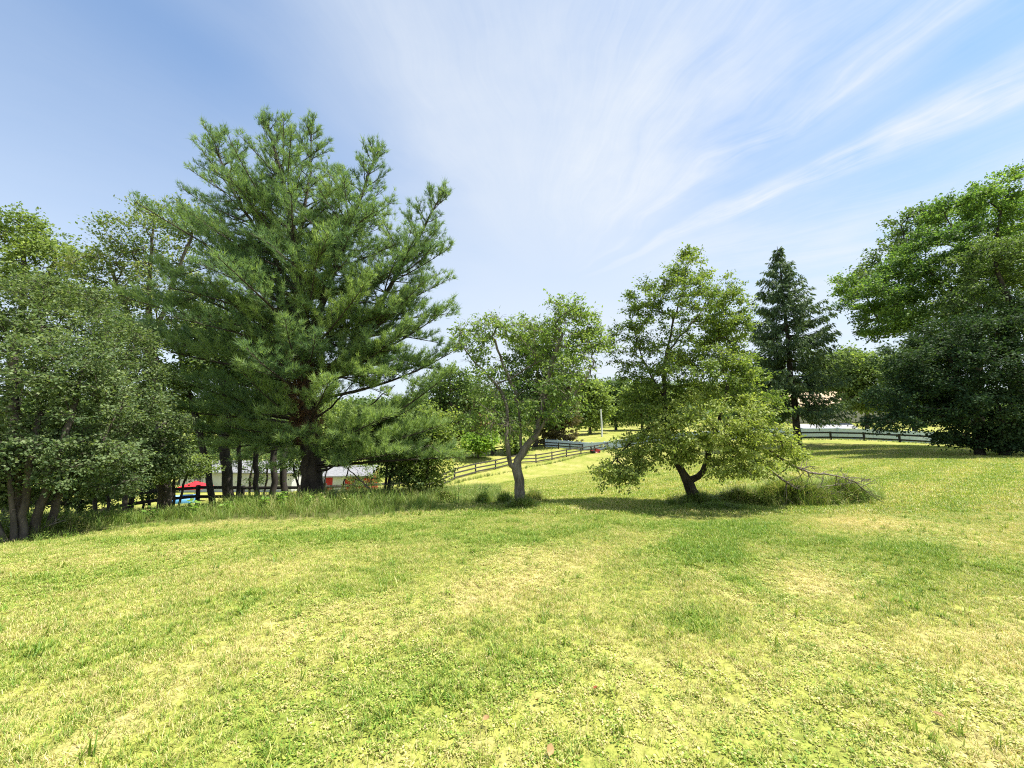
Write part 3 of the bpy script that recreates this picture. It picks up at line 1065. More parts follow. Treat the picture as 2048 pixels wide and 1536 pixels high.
r = np.random.default_rng(21)
ch, tf = [], []
pb = on(628, PD)
pb[2] -= 0.1
lead = [[pb] + pth((622, 930, PD), (616, 830, PD), (606, 700, PD), (595, 560, PD), (580, 430, PD), (556, 325, PD), (532, 240, PD)),
        pth((606, 700, PD), (648, 600, 11.8), (690, 470, 11.8), (728, 380, 11.9), (752, 302, 12.0)),
        pth((612, 790, PD), (680, 720, 12.2), (770, 590, 12.4), (840, 470, 12.4), (884, 388, 12.4)),
        pth((598, 600, PD), (540, 500, 12.3), (470, 390, 12.4), (425, 275, 12.4)),
        pth((592, 520, PD), (612, 400, 12.5), (622, 320, 12.6), (622, 258, 12.6)),
        pth((614, 810, PD), (600, 700, 13.0), (560, 580, 13.6), (500, 480, 13.9))]
lr = [0.27, 0.09, 0.10, 0.06, 0.06, 0.07]
for i, (s, rr) in enumerate(zip(lead, lr)):
    q = resample(s, 0.22, 0.012, r)
    h = np.linspace(0, 1, len(q))
    rad = rr * (1 - h) ** 0.8 + 0.012
    if i == 0:
        rad *= 1 + 0.35 * np.exp(-h * 28)
    ch.append((q, rad))
    # whorls of boughs up the leader
    tlen = len(q) * 0.22
    z0 = 0.28 if i == 0 else 0.12
    pos = z0
    az = r.uniform(0, 6.28)
    while pos < 0.99:
        j = min(int(pos * (len(q) - 1)), len(q) - 2)
        p = q[j]
        remain = (1 - pos) * tlen
        if i == 0:
            ln = np.interp(pos, [0.25, 0.35, 0.5, 0.65, 0.8, 0.92, 1.0], [3.4, 4.0, 3.8, 2.9, 1.8, 0.95, 0.4])
        else:
            ln = min(0.45 + 0.45 * remain, 2.1)
        for b in range(4 if i == 0 else 3):
            az += 2.4 + r.normal(0, 0.25)
            L = ln * r.uniform(0.65, 1.15)
            el = np.interp(pos, [0.2, 0.5, 0.75, 1.0], [-0.04, 0.10, 0.36, 0.95]) + r.normal(0, 0.08)
            T = unit(q[j + 1] - q[j])
            d = np.array([math.cos(az) * math.cos(el), math.sin(az) * math.cos(el), math.sin(el)]) + T * 0.25
            bough(p, p + unit(d) * L, r, r.uniform(-0.08, 0.13), ch, tf, 0.012 + 0.010 * L, tint=0.47 + 0.10 * r.normal(), tw_max=0.9, flat=0.38)
        pos += (0.50 if i == 0 else 0.33) / tlen * r.uniform(0.85, 1.2)
    bough(q[-3], q[-1] + unit(q[-1] - q[-3]) * 0.25, r, 0.0, ch, tf, 0.015, tint=0.5, flat=0.7)
# the boughs that stand out in the picture
for (sx, sy, tx, ty, td, ls, bu) in ((606, 705, 185, 632, 11.4, 0.10, 1.4), (604, 660, 235, 590, 12.2, 0.08, 1.2), (606, 700, 415, 560, 10.6, 0.10, 1.4), (616, 850, 318, 822, 11.2, 0.02, 1.4), (608, 700, 642, 480, 10.2, 0.12, 1.5),
                                 (610, 710, 735, 560, 10.3, 0.12, 1.4), (620, 900, 905, 742, 11.5, 0.10, 1.2), (622, 905, 885, 850, 10.8, 0.08, 1.6), (624, 935, 925, 915, 11.2, 0.06, 1.5), (618, 900, 720, 880, 10.4, 0.05, 1.4),
                                 (618, 880, 500, 905, 11.2, 0.02, 1.4), (612, 800, 925, 690, 12.0, 0.10, 1.2), (612, 760, 905, 610, 12.3, 0.10, 1.2), (612, 760, 770, 750, 10.7, 0.06, 1.4), (610, 740, 455, 650, 10.8, 0.08, 1.3),
                                 (616, 840, 400, 790, 12.6, 0.05, 1.3), (604, 650, 300, 520, 12.6, 0.1, 1.1), (600, 620, 355, 420, 12.6, 0.1, 1.1), (620, 880, 430, 905, 12.4, 0.0, 1.2), (614, 830, 520, 830, 10.6, 0.03, 1.3), (608, 720, 560, 640, 10.2, 0.1, 1.4),
                                 (600, 620, 400, 500, 11.6, 0.1, 1.3), (596, 580, 700, 430, 10.9, 0.1, 1.3), (596, 560, 500, 420, 11.0, 0.1, 1.3), (612, 760, 850, 560, 11.6, 0.1, 1.3), (612, 770, 820, 650, 11.0, 0.1, 1.4), (604, 660, 850, 500, 12.0, 0.1, 1.2),
                                 (610, 740, 300, 690, 10.8, 0.05, 1.4), (616, 850, 480, 740, 10.2, 0.05, 1.3), (620, 900, 780, 830, 10.0, 0.06, 1.5), (620, 900, 850, 800, 12.6, 0.06, 1.3), (616, 850, 660, 760, 9.9, 0.06, 1.3), (616, 850, 345, 760, 11.6, 0.04, 1.2), (620, 890, 390, 860, 11.6, 0.02, 1.2), (624, 930, 800, 905, 10.2, 0.04, 1.4)):
    s = at(sx, sy, PD)
    tip = at(tx, ty, td)
    L = np.linalg.norm(tip - s)
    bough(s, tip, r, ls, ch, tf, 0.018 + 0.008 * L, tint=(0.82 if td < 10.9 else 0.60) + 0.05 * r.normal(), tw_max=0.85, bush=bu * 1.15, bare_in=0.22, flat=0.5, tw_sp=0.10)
for (sx, sy, sd, tx, ty, td) in ((740, 640, 12.3, 905, 555, 12.2), (750, 640, 12.3, 912, 625, 11.8), (730, 660, 12.3, 900, 690, 12.0), (720, 690, 12.2, 880, 740, 11.8), (700, 715, 12.2, 850, 780, 11.6), (790, 560, 12.4, 905, 490, 12.4), (800, 540, 12.4, 880, 450, 12.0),
                                 (690, 720, 12.2, 800, 700, 11.0), (720, 680, 12.2, 800, 600, 11.2), (660, 750, 12.1, 790, 800, 11.2), (700, 470, 11.8, 790, 400, 11.6), (700, 460, 11.8, 640, 360, 11.2), (480, 400, 12.4, 390, 400, 12.2), (500, 440, 12.3, 370, 470, 12.0),
                                 (540, 500, 12.3, 330, 560, 11.8), (560, 540, 12.2, 330, 620, 11.6), (620, 880, 12.0, 470, 925, 10.9), (622, 900, 12.0, 545, 938, 10.6), (620, 880, 12.0, 395, 890, 11.2), (624, 910, 12.0, 690, 935, 10.4), (620, 870, 12.0, 440, 850, 11.0), (612, 760, 12.0, 470, 730, 11.0), (620, 870, 12.0, 560, 880, 10.3)):
    s, tip = at(sx, sy, sd), at(tx, ty, td)
    L = np.linalg.norm(tip - s)
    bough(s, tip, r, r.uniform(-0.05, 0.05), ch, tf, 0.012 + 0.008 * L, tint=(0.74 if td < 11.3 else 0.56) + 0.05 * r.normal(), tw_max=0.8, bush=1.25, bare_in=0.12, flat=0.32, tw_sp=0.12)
# bare inner limbs and dead leaning stick
for (sx, sy, tx, ty, td) in ((620, 890, 790, 770, 11.7), (624, 930, 760, 880, 11.6), (616, 850, 710, 760, 12.4), (616, 870, 470, 820, 12.6), (610, 760, 530, 690, 11.4), (628, 945, 700, 905, 11.3), (614, 810, 680, 760, 11.0)):
    s, e = at(sx, sy, PD), at(tx, ty, td)
    q = resample([s, (s + e) / 2 + np.array([0, 0, -0.12]), e], 0.25, 0.02, r)
    ch.append((q, np.linspace(0.05, 0.015, len(q))))
    for _ in range(5):
        j = r.integers(1, len(q))
        d = unit(q[-1] - q[0]) * 0.4 + r.normal(0, 0.5, 3)
        ch.append((np.array([q[j], q[j] + d * 0.35, q[j] + d * 0.7 + np.array([0, 0, -0.08])]), np.array([0.010, 0.007, 0.003])))
pine = tag(empty('pine_tree', pb), 'tall many-topped white pine with spreading plumed boughs beside the dark fence', 'tree')
V1, Q1 = tubes([c for c in ch if c[1][0] > 0.05], 10)
V2, Q2 = tubes([c for c in ch if c[1][0] <= 0.05], 3)
link('trunk', mesh_np('pine_trunk', np.concatenate([V1, V2]) - pb, np.concatenate([Q1, Q2 + len(V1)]), smooth=True), M['pinebark'], pine)
TP, TD, TT = np.array([a[0] for a in tf]), np.array([a[1] for a in tf]), np.array([a[2] for a in tf])
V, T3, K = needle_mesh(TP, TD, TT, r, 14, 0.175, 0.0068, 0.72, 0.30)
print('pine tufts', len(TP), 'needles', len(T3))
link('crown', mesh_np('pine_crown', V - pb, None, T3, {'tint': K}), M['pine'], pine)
# rust-brown dead needles caught on the trunk
dp, dd, dt = [], [], []
main = resample(lead[0], 0.05)
for i in range(1000):
    f = r.uniform(0.15, 0.37)
    p = main[int(f * (len(main) - 1))]
    a = r.uniform(0, 6.28)
    rr = 0.26 * (1 - f) + abs(r.normal(0, 0.16))
    o = np.array([math.cos(a), math.sin(a), 0])
    dp.append(p + o * rr + np.array([-0.04, -0.05, 0]))
    dd.append(unit(o * 0.5 + np.array([0, 0, -0.9]) + r.normal(0, 0.2, 3)))
    dt.append(r.uniform(0.2, 0.8))
V, T3, K = needle_mesh(np.array(dp), np.array(dd), np.array(dt), r, 9, 0.17, 0.0065, 0.5, -0.3)
o = link('dead_needles', mesh_np('dead_needles', V - pb, None, T3, {'tint': K}), M['pine_dead'], pine)
o['label'] = 'rust-brown dead needles hanging along the trunk'

# --- silvery shrub trees at the left edge
D = 7.2
tree('silverberry_tree', 'big silvery-green shrub tree with clustered leaning stems at the left edge', 'tree',
     [stem(28, 6.7, (22, 1000), (5, 900), (-40, 780)), stem(45, 6.8, (50, 990), (70, 880), (90, 740, 7.4), (80, 620, 7.6)), stem(10, 6.6, (-30, 980), (-90, 880), (-150, 760)),
      stem(92, 7.4, (112, 1000), (140, 955), (190, 900, 7.6), (240, 820, 7.8)), stem(60, 7.0, (100, 960), (140, 850), (170, 720, 7.6)), stem(38, 6.9, (40, 1000), (35, 850), (30, 690, 7.6))],
     [lobe(50, 640, 120, 80, 7.7, 90, 1.4), lobe(170, 690, 95, 75, 7.9, 80, 1.2), lobe(60, 790, 130, 90, 7.2, 120, 1.4), lobe(195, 820, 100, 75, 7.6, 100, 1.1), lobe(75, 905, 105, 42, 6.9, 70, 0.8),
      lobe(195, 910, 70, 34, 7.3, 44, 0.7), lobe(-110, 750, 90, 160, 7.0, 70, 1.2), lobe(150, 950, 50, 22, 7.0, 16, 0.4), lobe(-40, 930, 60, 50, 6.6, 40, 0.6), lobe(70, 965, 80, 30, 7.4, 50, 0.7), lobe(200, 965, 60, 28, 8.2, 46, 0.6), lobe(120, 740, 110, 70, 7.0, 90, 0.9), lobe(-20, 985, 60, 30, 7.2, 36, 0.6), lobe(-60, 660, 80, 80, 7.4, 60, 1.0), lobe(120, 600, 80, 36, 8.0, 50, 1.0)],
     0.060, None, M['olive'], M['greybark'], 0.2, 31, None, 4, 18, 0.056, 0.36, 0.045, 0.26, 0.05, 0.55)
tree('silverberry_tree', 'rounder silvery shrub tree between the left edge and the pine', 'tree',
     [stem(195, 10.2, (185, 960), (205, 880), (250, 800, 10)), stem(225, 10.4, (215, 950), (260, 860), (300, 790, 10)), stem(250, 10.3, (255, 960), (290, 900), (330, 850, 9.8))],
     [lobe(270, 780, 70, 70, 9.8, 110, 0.9), lobe(300, 860, 60, 50, 9.6, 80, 0.8), lobe(230, 880, 60, 40, 9.4, 60, 0.7), lobe(220, 720, 50, 40, 10.2, 40), lobe(330, 915, 34, 26, 9.8, 30), lobe(260, 940, 60, 30, 9.8, 50, 0.7), lobe(180, 960, 50, 30, 10.0, 40, 0.7), lobe(190, 800, 60, 60, 10.4, 50), lobe(250, 680, 60, 36, 10.2, 44)],
     0.055, None, M['olive'], M['greybark'], 0.22, 32, None, 4, 17, 0.066, 0.36, 0.05, 0.28, 0.05, 0.55)
# --- tall trees behind them
tree('broadleaf_tree', 'tall yellow-green tree rising behind the silvery shrub at the left edge', 'tree',
     [stem(20, 17, (30, 760), (45, 600), (50, 470)), pth((30, 720, 17), (80, 600, 17), (110, 520, 17)), pth((32, 700, 17), (-20, 580, 17), (-40, 480, 17))],
     [lobe(45, 470, 62, 40, 17, 70, 1.4), lobe(95, 515, 46, 32, 17, 50, 1.2), lobe(20, 540, 80, 40, 16.5, 60, 1.6), lobe(150, 600, 60, 28, 16.5, 40, 1.0), lobe(-80, 520, 80, 90, 17, 70, 2.0), lobe(90, 590, 60, 30, 17, 36)],
     0.22, None, M['light'], M['greybark'], 0.4, 33, None, 3, 17, 0.13, 0.36, 0.10, 0.55, 0.2, 0.6)
tree('broadleaf_tree', 'airy pale-leaved tree with tan seed tips behind the pine on its left', 'tree',
     [stem(330, 16, (320, 820), (300, 660), (300, 540), (310, 440)), pth((310, 740, 16), (250, 620, 16), (220, 530, 16)), pth((305, 680, 16), (350, 560, 16), (385, 460, 16))],
     [lobe(300, 490, 80, 50, 16, 100, 1.6), lobe(225, 560, 52, 60, 16, 80, 1.4), lobe(335, 575, 80, 55, 16, 90, 1.6), lobe(195, 520, 18, 24, 16, 14), lobe(280, 640, 90, 40, 15.8, 70, 1.6), lobe(370, 445, 36, 28, 16, 34), lobe(300, 425, 24, 14, 16, 16)],
     0.22, None, M['thin'], M['greybark'], 0.4, 34, None, 3, 15, 0.11, 0.32, 0.10, 0.55, 0.15, 0.5, tintbias=0.08)
# --- slender dark-trunked trees that stand behind the pine along the fence
sl = [(428, 18.5, [(412, 920), (396, 860), (372, 760), (360, 700)], [(370, 740, 50, 45, 70), (330, 790, 50, 40, 50), (400, 680, 45, 40, 40)], 0.13, 'leaning slender tree with dark trunk, leftmost behind the pine'),
      (458, 17.5, [(452, 920), (448, 800), (450, 700), (455, 620)], [(440, 720, 55, 50, 70), (480, 660, 55, 50, 60), (420, 640, 50, 40, 40)], 0.20, 'thickest of the dark trunks in the row behind the pine'),
      (480, 19.5, [(478, 920), (474, 800), (470, 700)], [(480, 760, 40, 40, 50), (460, 820, 40, 30, 36)], 0.09, 'thin straight dark-trunked tree just right of the thickest one'),
      (514, 19.0, [(512, 920), (514, 820), (520, 700)], [(520, 740, 50, 50, 60), (505, 830, 35, 30, 30)], 0.11, 'slender dark-trunked tree in the middle of the row behind the pine'),
      (548, 18.0, [(548, 920), (550, 800), (556, 660)], [(555, 700, 50, 55, 60), (540, 790, 40, 40, 30)], 0.13, 'left trunk of the close pair just left of the pine trunk'),
      (568, 18.4, [(566, 920), (562, 800), (570, 660)], [(580, 760, 40, 45, 50), (590, 660, 50, 50, 40)], 0.14, 'right trunk of the close pair just left of the pine trunk')]
for i, (px, D, st, lb, r0, lab) in enumerate(sl):
    tree('slender_tree', lab, 'tree', [stem(px, D, *st)], [lobe(a, b, c_, d_, D, n_) for a, b, c_, d_, n_ in lb], r0, None, M['oak'], M['darkbark'], 0.45, 40 + i,
         'dark-trunked trees behind the pine', 3, 15, 0.15, 0.36, 0.12, 0.6, 0.2, 0.6, low=0.35)
# --- shrubs and saplings
shr = [('sapling', 'leafy sapling with two thin dark stems right of the pine trunk', 12.3, [stem(770, 12.3, (772, 960), (776, 900), (790, 850)), stem(764, 12.2, (745, 965), (715, 940), (690, 925, 12.0)), stem(772, 12.4, (790, 920), (815, 880))],
        [(790, 900, 50, 40, 60), (755, 860, 40, 36, 36), (830, 870, 40, 36, 44), (800, 945, 40, 20, 20)], 'oak', 0.05),
       ('sapling', 'bushy sapling with crossing stems between the pine and the pale-trunked fruit tree', 12.6, [stem(822, 12.6, (812, 950), (808, 890)), stem(826, 12.5, (850, 960), (862, 900)), stem(830, 12.6, (832, 950), (840, 880))],
        [(845, 955, 42, 26, 50), (870, 905, 45, 40, 60), (825, 920, 40, 30, 36), (890, 860, 36, 36, 30)], 'apple', 0.045),
       ('bush', 'low feathery yellow-green bush in front of the dark fence', 15.5, [stem(345, 15.5, (348, 960), (350, 930)), stem(350, 15.5, (370, 960), (385, 930))],
        [(352, 935, 40, 24, 60), (390, 930, 34, 22, 40), (325, 950, 26, 20, 26)], 'light', 0.05),
       ('bush', 'dark bush in the shade at the fence corner', 19.0, [stem(285, 19, (285, 980), (280, 950)), stem(295, 19, (300, 980), (305, 955))],
        [(285, 965, 38, 34, 70), (315, 980, 24, 24, 30), (240, 960, 30, 34, 40)], 'oak', 0.05),
       ('bush', 'shaded leafy bush behind the leaning stems at the left', 14.0, [stem(110, 14, (110, 960), (100, 900)), stem(130, 14, (140, 950), (160, 890))],
        [(60, 930, 70, 50, 80), (150, 930, 60, 50, 80), (220, 920, 40, 50, 50), (100, 860, 70, 50, 40), (-30, 900, 70, 90, 50), (50, 985, 60, 30, 50), (150, 990, 60, 26, 50), (235, 985, 40, 26, 36)], 'oak', 0.07),
       ('bush', 'scraggly bush in front of the white-sided house, between the dark trunks', 24.0, [stem(500, 24, (500, 960), (505, 930)), stem(520, 24, (535, 950), (530, 910))],
        [(500, 915, 50, 24, 60), (545, 925, 40, 24, 46), (455, 905, 50, 24, 50), (520, 960, 30, 14, 16)], 'oak', 0.06),
       ('bush', 'bush hiding the left end of the red shed behind the pine trunk', 24.0, [stem(650, 24, (650, 960), (655, 930)), stem(670, 24, (690, 960), (700, 930))],
        [(660, 905, 50, 26, 60), (715, 915, 44, 24, 50), (770, 930, 44, 30, 60), (725, 962, 36, 18, 36), (640, 925, 30, 20, 24)], 'light', 0.06),
       ('bush', 'shaded bush left of the red patio umbrella', 23.0, [stem(300, 23, (300, 970), (310, 930)), stem(330, 23, (340, 960), (350, 930))],
        [(310, 920, 50, 36, 80), (400, 915, 50, 26, 60), (260, 930, 40, 40, 50)], 'oak', 0.06),
       ('bush', 'tangled dark bush between the pine trunk and the pair of trunks', 16.0, [stem(600, 16, (598, 960), (600, 920)), stem(606, 16, (590, 950), (580, 900))],
        [(592, 920, 26, 34, 40), (585, 860, 26, 34, 30)], 'oak', 0.04)]
for i, (nm, lab, D, st, lb, mt, r0) in enumerate(shr):
    tree(nm, lab, 'bush' if nm == 'bush' else 'tree', st, [lobe(a, b, c_, d_, D, n_) for a, b, c_, d_, n_ in lb], r0, None, M[mt], M['darkbark'], 0.25, 60 + i, None, 3, 14, 0.085, 0.38, 0.07, 0.34, 0.15, 0.55)

# --- middle distance trees behind the fruit trees
mid = [('broadleaf_tree', 'dark leafy tree behind the bronze bush, right of the pine', 62, (905, 900), [(900, 770, 46, 34, 80), (935, 800, 44, 36, 70), (870, 800, 34, 30, 40), (905, 840, 50, 26, 50)], 'oak', 0.30),
       ('bush', 'bronze-brown leafy bush beyond the paddock fence', 66, (925, 896), [(925, 835, 40, 28, 90), (945, 865, 38, 22, 60), (900, 865, 30, 20, 40)], 'brownleaf', 0.18),
       ('broadleaf_tree', 'tall dense tree whose top shows through the pale-trunked fruit tree', 80, (1070, 890), [(1075, 690, 50, 36, 110), (1055, 740, 56, 44, 110), (1110, 735, 50, 44, 90), (1040, 810, 54, 44, 90), (1100, 810, 50, 44, 80)], 'oak', 0.45),
       ('broadleaf_tree', 'shaded tree low behind the trunk of the pale fruit tree', 74, (985, 890), [(985, 830, 50, 36, 100), (1015, 860, 40, 22, 50), (960, 790, 36, 30, 50)], 'oak', 0.25),
       ('bush', 'small lime-green round tree inside the far paddock', 56, (957, 912), [(955, 886, 24, 11, 110), (968, 880, 14, 9, 40)], 'lime', 0.12),
       ('bush', 'clipped upright green bush by the paddock fence', 70, (1030, 902), [(1030, 893, 8, 9, 50)], 'light', 0.08),
       ('broadleaf_tree', 'bright yellow-green tree left of the utility pole', 120, (1180, 862), [(1178, 790, 30, 26, 110), (1172, 830, 28, 24, 80), (1200, 815, 18, 24, 50)], 'light', 0.40),
       ('broadleaf_tree', 'blue-green tree just right of the utility pole', 140, (1232, 852), [(1228, 790, 26, 30, 120), (1250, 800, 24, 28, 80), (1238, 825, 26, 16, 50)], 'oak', 0.40),
       ('broadleaf_tree', 'yellow-green tree showing through the left side of the apple tree', 130, (1285, 856), [(1280, 800, 34, 26, 110), (1310, 810, 34, 28, 80), (1265, 830, 20, 14, 30)], 'light', 0.40),
       ('broadleaf_tree', 'dark tree behind the apple tree', 84, (1530, 860), [(1530, 770, 46, 40, 110), (1500, 800, 40, 36, 70), (1550, 820, 36, 30, 60)], 'oak', 0.35),
       ('broadleaf_tree', 'bright green maple with twin grey trunks in front of the tan roof', 72, (1735, 838), [(1725, 735, 46, 28, 120), (1745, 770, 42, 30, 110), (1700, 770, 34, 30, 70), (1760, 800, 34, 22, 60), (1715, 805, 24, 16, 30)], 'light', 0.32),
       ('broadleaf_tree', 'dark rounded tree between the spruce and the bright maple', 112, (1660, 838), [(1655, 740, 40, 28, 100), (1640, 770, 36, 24, 70), (1690, 725, 36, 24, 70), (1670, 765, 30, 20, 40)], 'oak', 0.32),
       ('broadleaf_tree', 'shaded tree right of the bright maple, under the big locust', 60, (1830, 850), [(1820, 740, 46, 40, 110), (1850, 790, 50, 36, 100), (1800, 790, 30, 30, 50), (1870, 720, 50, 40, 80)], 'oak', 0.30)]
for k_, (px, D, ty, wd_, mt, lab) in enumerate(((-60, 30, 800, 90, 'oak', 'background tree beyond the fence, farthest left'), (90, 34, 790, 80, 'oak', 'background tree beyond the fence, behind the silvery shrub'), (240, 50, 800, 60, 'oak', 'background tree left of the white-sided house'),
                                       (360, 58, 815, 56, 'light', 'sunlit background tree above the white-sided house'), (470, 60, 800, 56, 'oak', 'background tree over the roof of the white-sided house'), (575, 58, 810, 50, 'oak', 'background tree seen just left of the pine trunk'),
                                       (665, 54, 812, 50, 'light', 'sunlit background tree over the red shed'), (745, 52, 806, 54, 'oak', 'background tree right of the red shed'), (830, 56, 812, 50, 'light', 'light green background tree above the weathered fence corner'))):
    mid.append(('broadleaf_tree', lab, D, (px, 980), [(px, ty + 30, wd_, 40, 90), (px - wd_ * 0.5, ty + 70, wd_ * 0.8, 40, 60), (px + wd_ * 0.5, ty + 75, wd_ * 0.8, 40, 60), (px, ty + 100, wd_, 22, 30)], mt, 0.2))
for i, (nm, lab, D, bs, lb, mt, r0) in enumerate(mid):
    b = on(bs[0], D)
    top = lb[0]
    st = [[b, (b + at(top[0], top[1] + top[3] * 0.5, D)) / 2 + np.array([0.1, 0, 0]), at(top[0], top[1], D)]]
    if 'twin' in lab:
        b2 = on(1762, D + 1)
        st.append([b2, (b2 + at(1758, 800, D + 1)) / 2, at(1758, 790, D + 1)])
    sz = D * 0.0062
    tree(nm, lab, 'bush' if nm == 'bush' else 'tree', st, [lobe(a, b_, c_, d_, D, n_) for a, b_, c_, d_, n_ in lb], r0, None, M[mt], M['greybark'], 1.2, 80 + i, None, 3, 13, sz, 0.44, sz * 0.9, sz * 3.2, 0.1, 0.6, low=0.25)

# --- browning cedars right of the fruit tree trunk


def cone_tree(name, label, base, height, width, r, mat, bark, r0, whorl=0.5, per=5, droop=0.15, sp=0.35, gap=0.0, size=0.4, wd=0.06, z0=0.08, profile=None, dens=1.0, hang=0.5, tint=0.5, leaves=3, lean=(0, 0)):
    base = np.asarray(base, float)
    chs, P, Dn, TTn = [], [], [], []
    tp = np.array([[lean[0] * f, lean[1] * f, height * f] for f in np.linspace(0, 1, 14)]) + r.normal(0, 0.01 * width, (14, 3)) * np.array([1, 1, 0])
    chs.append((tp, r0 * (1 - np.linspace(0, 1, 14)) ** 0.9 + 0.02))
    z = z0 * height
    while z < height * 0.985:
        f = z / height
        L0 = width * (np.interp(f, *profile) if profile else (1 - f) ** 0.8)
        for b in range(per):
            if r.uniform() < gap:
                continue
            az = r.uniform(0, 6.283)
            L = L0 * r.uniform(0.55, 1.12) + 0.1
            e = r.normal(0, 0.08) + np.interp(f, [0, 0.5, 1], [-droop, -0.02, 0.30])
            o = np.array([math.cos(az), math.sin(az), 0])
            s = np.array([lean[0] * f, lean[1] * f, z + r.uniform(-0.3, 0.3) * whorl])
            k = max(4, int(L / 0.7))
            tt = np.linspace(0, 1, k)[:, None]
            q = s + o * L * tt + np.array([0, 0, 1.0]) * (math.sin(e) * L * tt + 0.14 * L * (tt ** 2.2) - 0.07 * L * np.sin(tt * 3.14))
            chs.append((q, np.linspace(0.02 + 0.006 * L, 0.012, k)))
            nt = max(3, int(L / sp * dens))
            S = np.array([-o[1], o[0], 0])
            for i in range(nt):
                t_ = 0.15 + 0.85 * (i + r.uniform()) / nt
                p = s + (q[-1] - s) * t_
                p[2] = np.interp(t_, tt[:, 0], q[:, 2])
                sd = r.choice([-1, 1])
                d = unit(o * 0.6 + S * sd * r.uniform(0.2, 0.9) + np.array([0, 0, -hang * r.uniform(0, 1)]))
                tl = min(L * 0.35, 0.9) * (1.1 - 0.5 * t_) * r.uniform(0.6, 1.2)
                for g_ in range(leaves):
                    fb = r.uniform(0, 1)
                    P.append(p + d * tl * fb + r.normal(0, 0.05, 3))
                    Dn.append(unit(d + r.normal(0, 0.35, 3) + np.array([0, 0, -hang * 0.4])))
                    TTn.append(tint + 0.22 * (t_ - 0.5) + r.normal(0, 0.14))
        z += whorl * r.uniform(0.8, 1.2)
    root = tag(empty(name, base), label, 'tree')
    V1, Q1 = tubes(chs[:1], 9)
    V2, Q2 = tubes(chs[1:], 3)
    link('trunk', mesh_np('trunk', np.concatenate([V1, V2]), np.concatenate([Q1, Q2 + len(V1)]), smooth=True), bark, root)
    P, Dn, TTn = np.array(P), np.array(Dn), np.clip(np.array(TTn), 0, 1)
    L = size * r.uniform(0.6, 1.3, len(P))
    V, Q = leaf_quads(P, Dn, r.normal(0, 1, P.shape) + np.array([0, 0, 0.6]), L, np.full(len(P), wd) * r.uniform(0.7, 1.2, len(P)), 0.3)
    link('crown', mesh_np('crown', V, Q, attrs={'tint': np.repeat(TTn, 4)}), mat, root)
    return root


r = np.random.default_rng(5)
b = on(1597, 44)
top = at(1553, 492, 44)
cone_tree('spruce_tree', 'sparse pointed spruce with bare lower trunk in front of the white fence', b, top[2] - b[2], 5.2, r, M['spruce'], M['darkbark'], 0.36, 0.58, 9, 0.14, 0.24, 0.18, 0.42, 0.060,
          0.15, ([0, 0.16, 0.24, 0.40, 0.50, 0.60, 0.80, 0.93, 1.0], [0.7, 1.0, 1.0, 0.95, 0.85, 0.78, 0.40, 0.12, 0.0]), 1.6, 1.1, 0.48, 8, (-0.4, 0))
for px, py0, D, wpx, lab in ((1128, 760, 82, 36, 'browning cedar left of the utility pole'), (1098, 790, 84, 30, 'browning cedar close behind the pale fruit tree'), (1510, 760, 64, 44, 'dark green conifer half hidden behind the apple tree')):
    b = on(px, D)
    tp_ = at(px, py0, D)
    cone_tree('cedar_tree' if 'cedar' in lab else 'conifer_tree', lab, b, tp_[2] - b[2], wpx / F * D, r, M['cedar'] if 'cedar' in lab else M['spruce'], M['greybark'], 0.25, 0.7, 9, -0.1, 0.6, 0.0, 0.75, 0.17, 0.04,
              ([0, 0.1, 0.4, 0.75, 1.0], [0.8, 1.0, 0.9, 0.6, 0.05]), 1.2, 0.3, 0.5, 5)

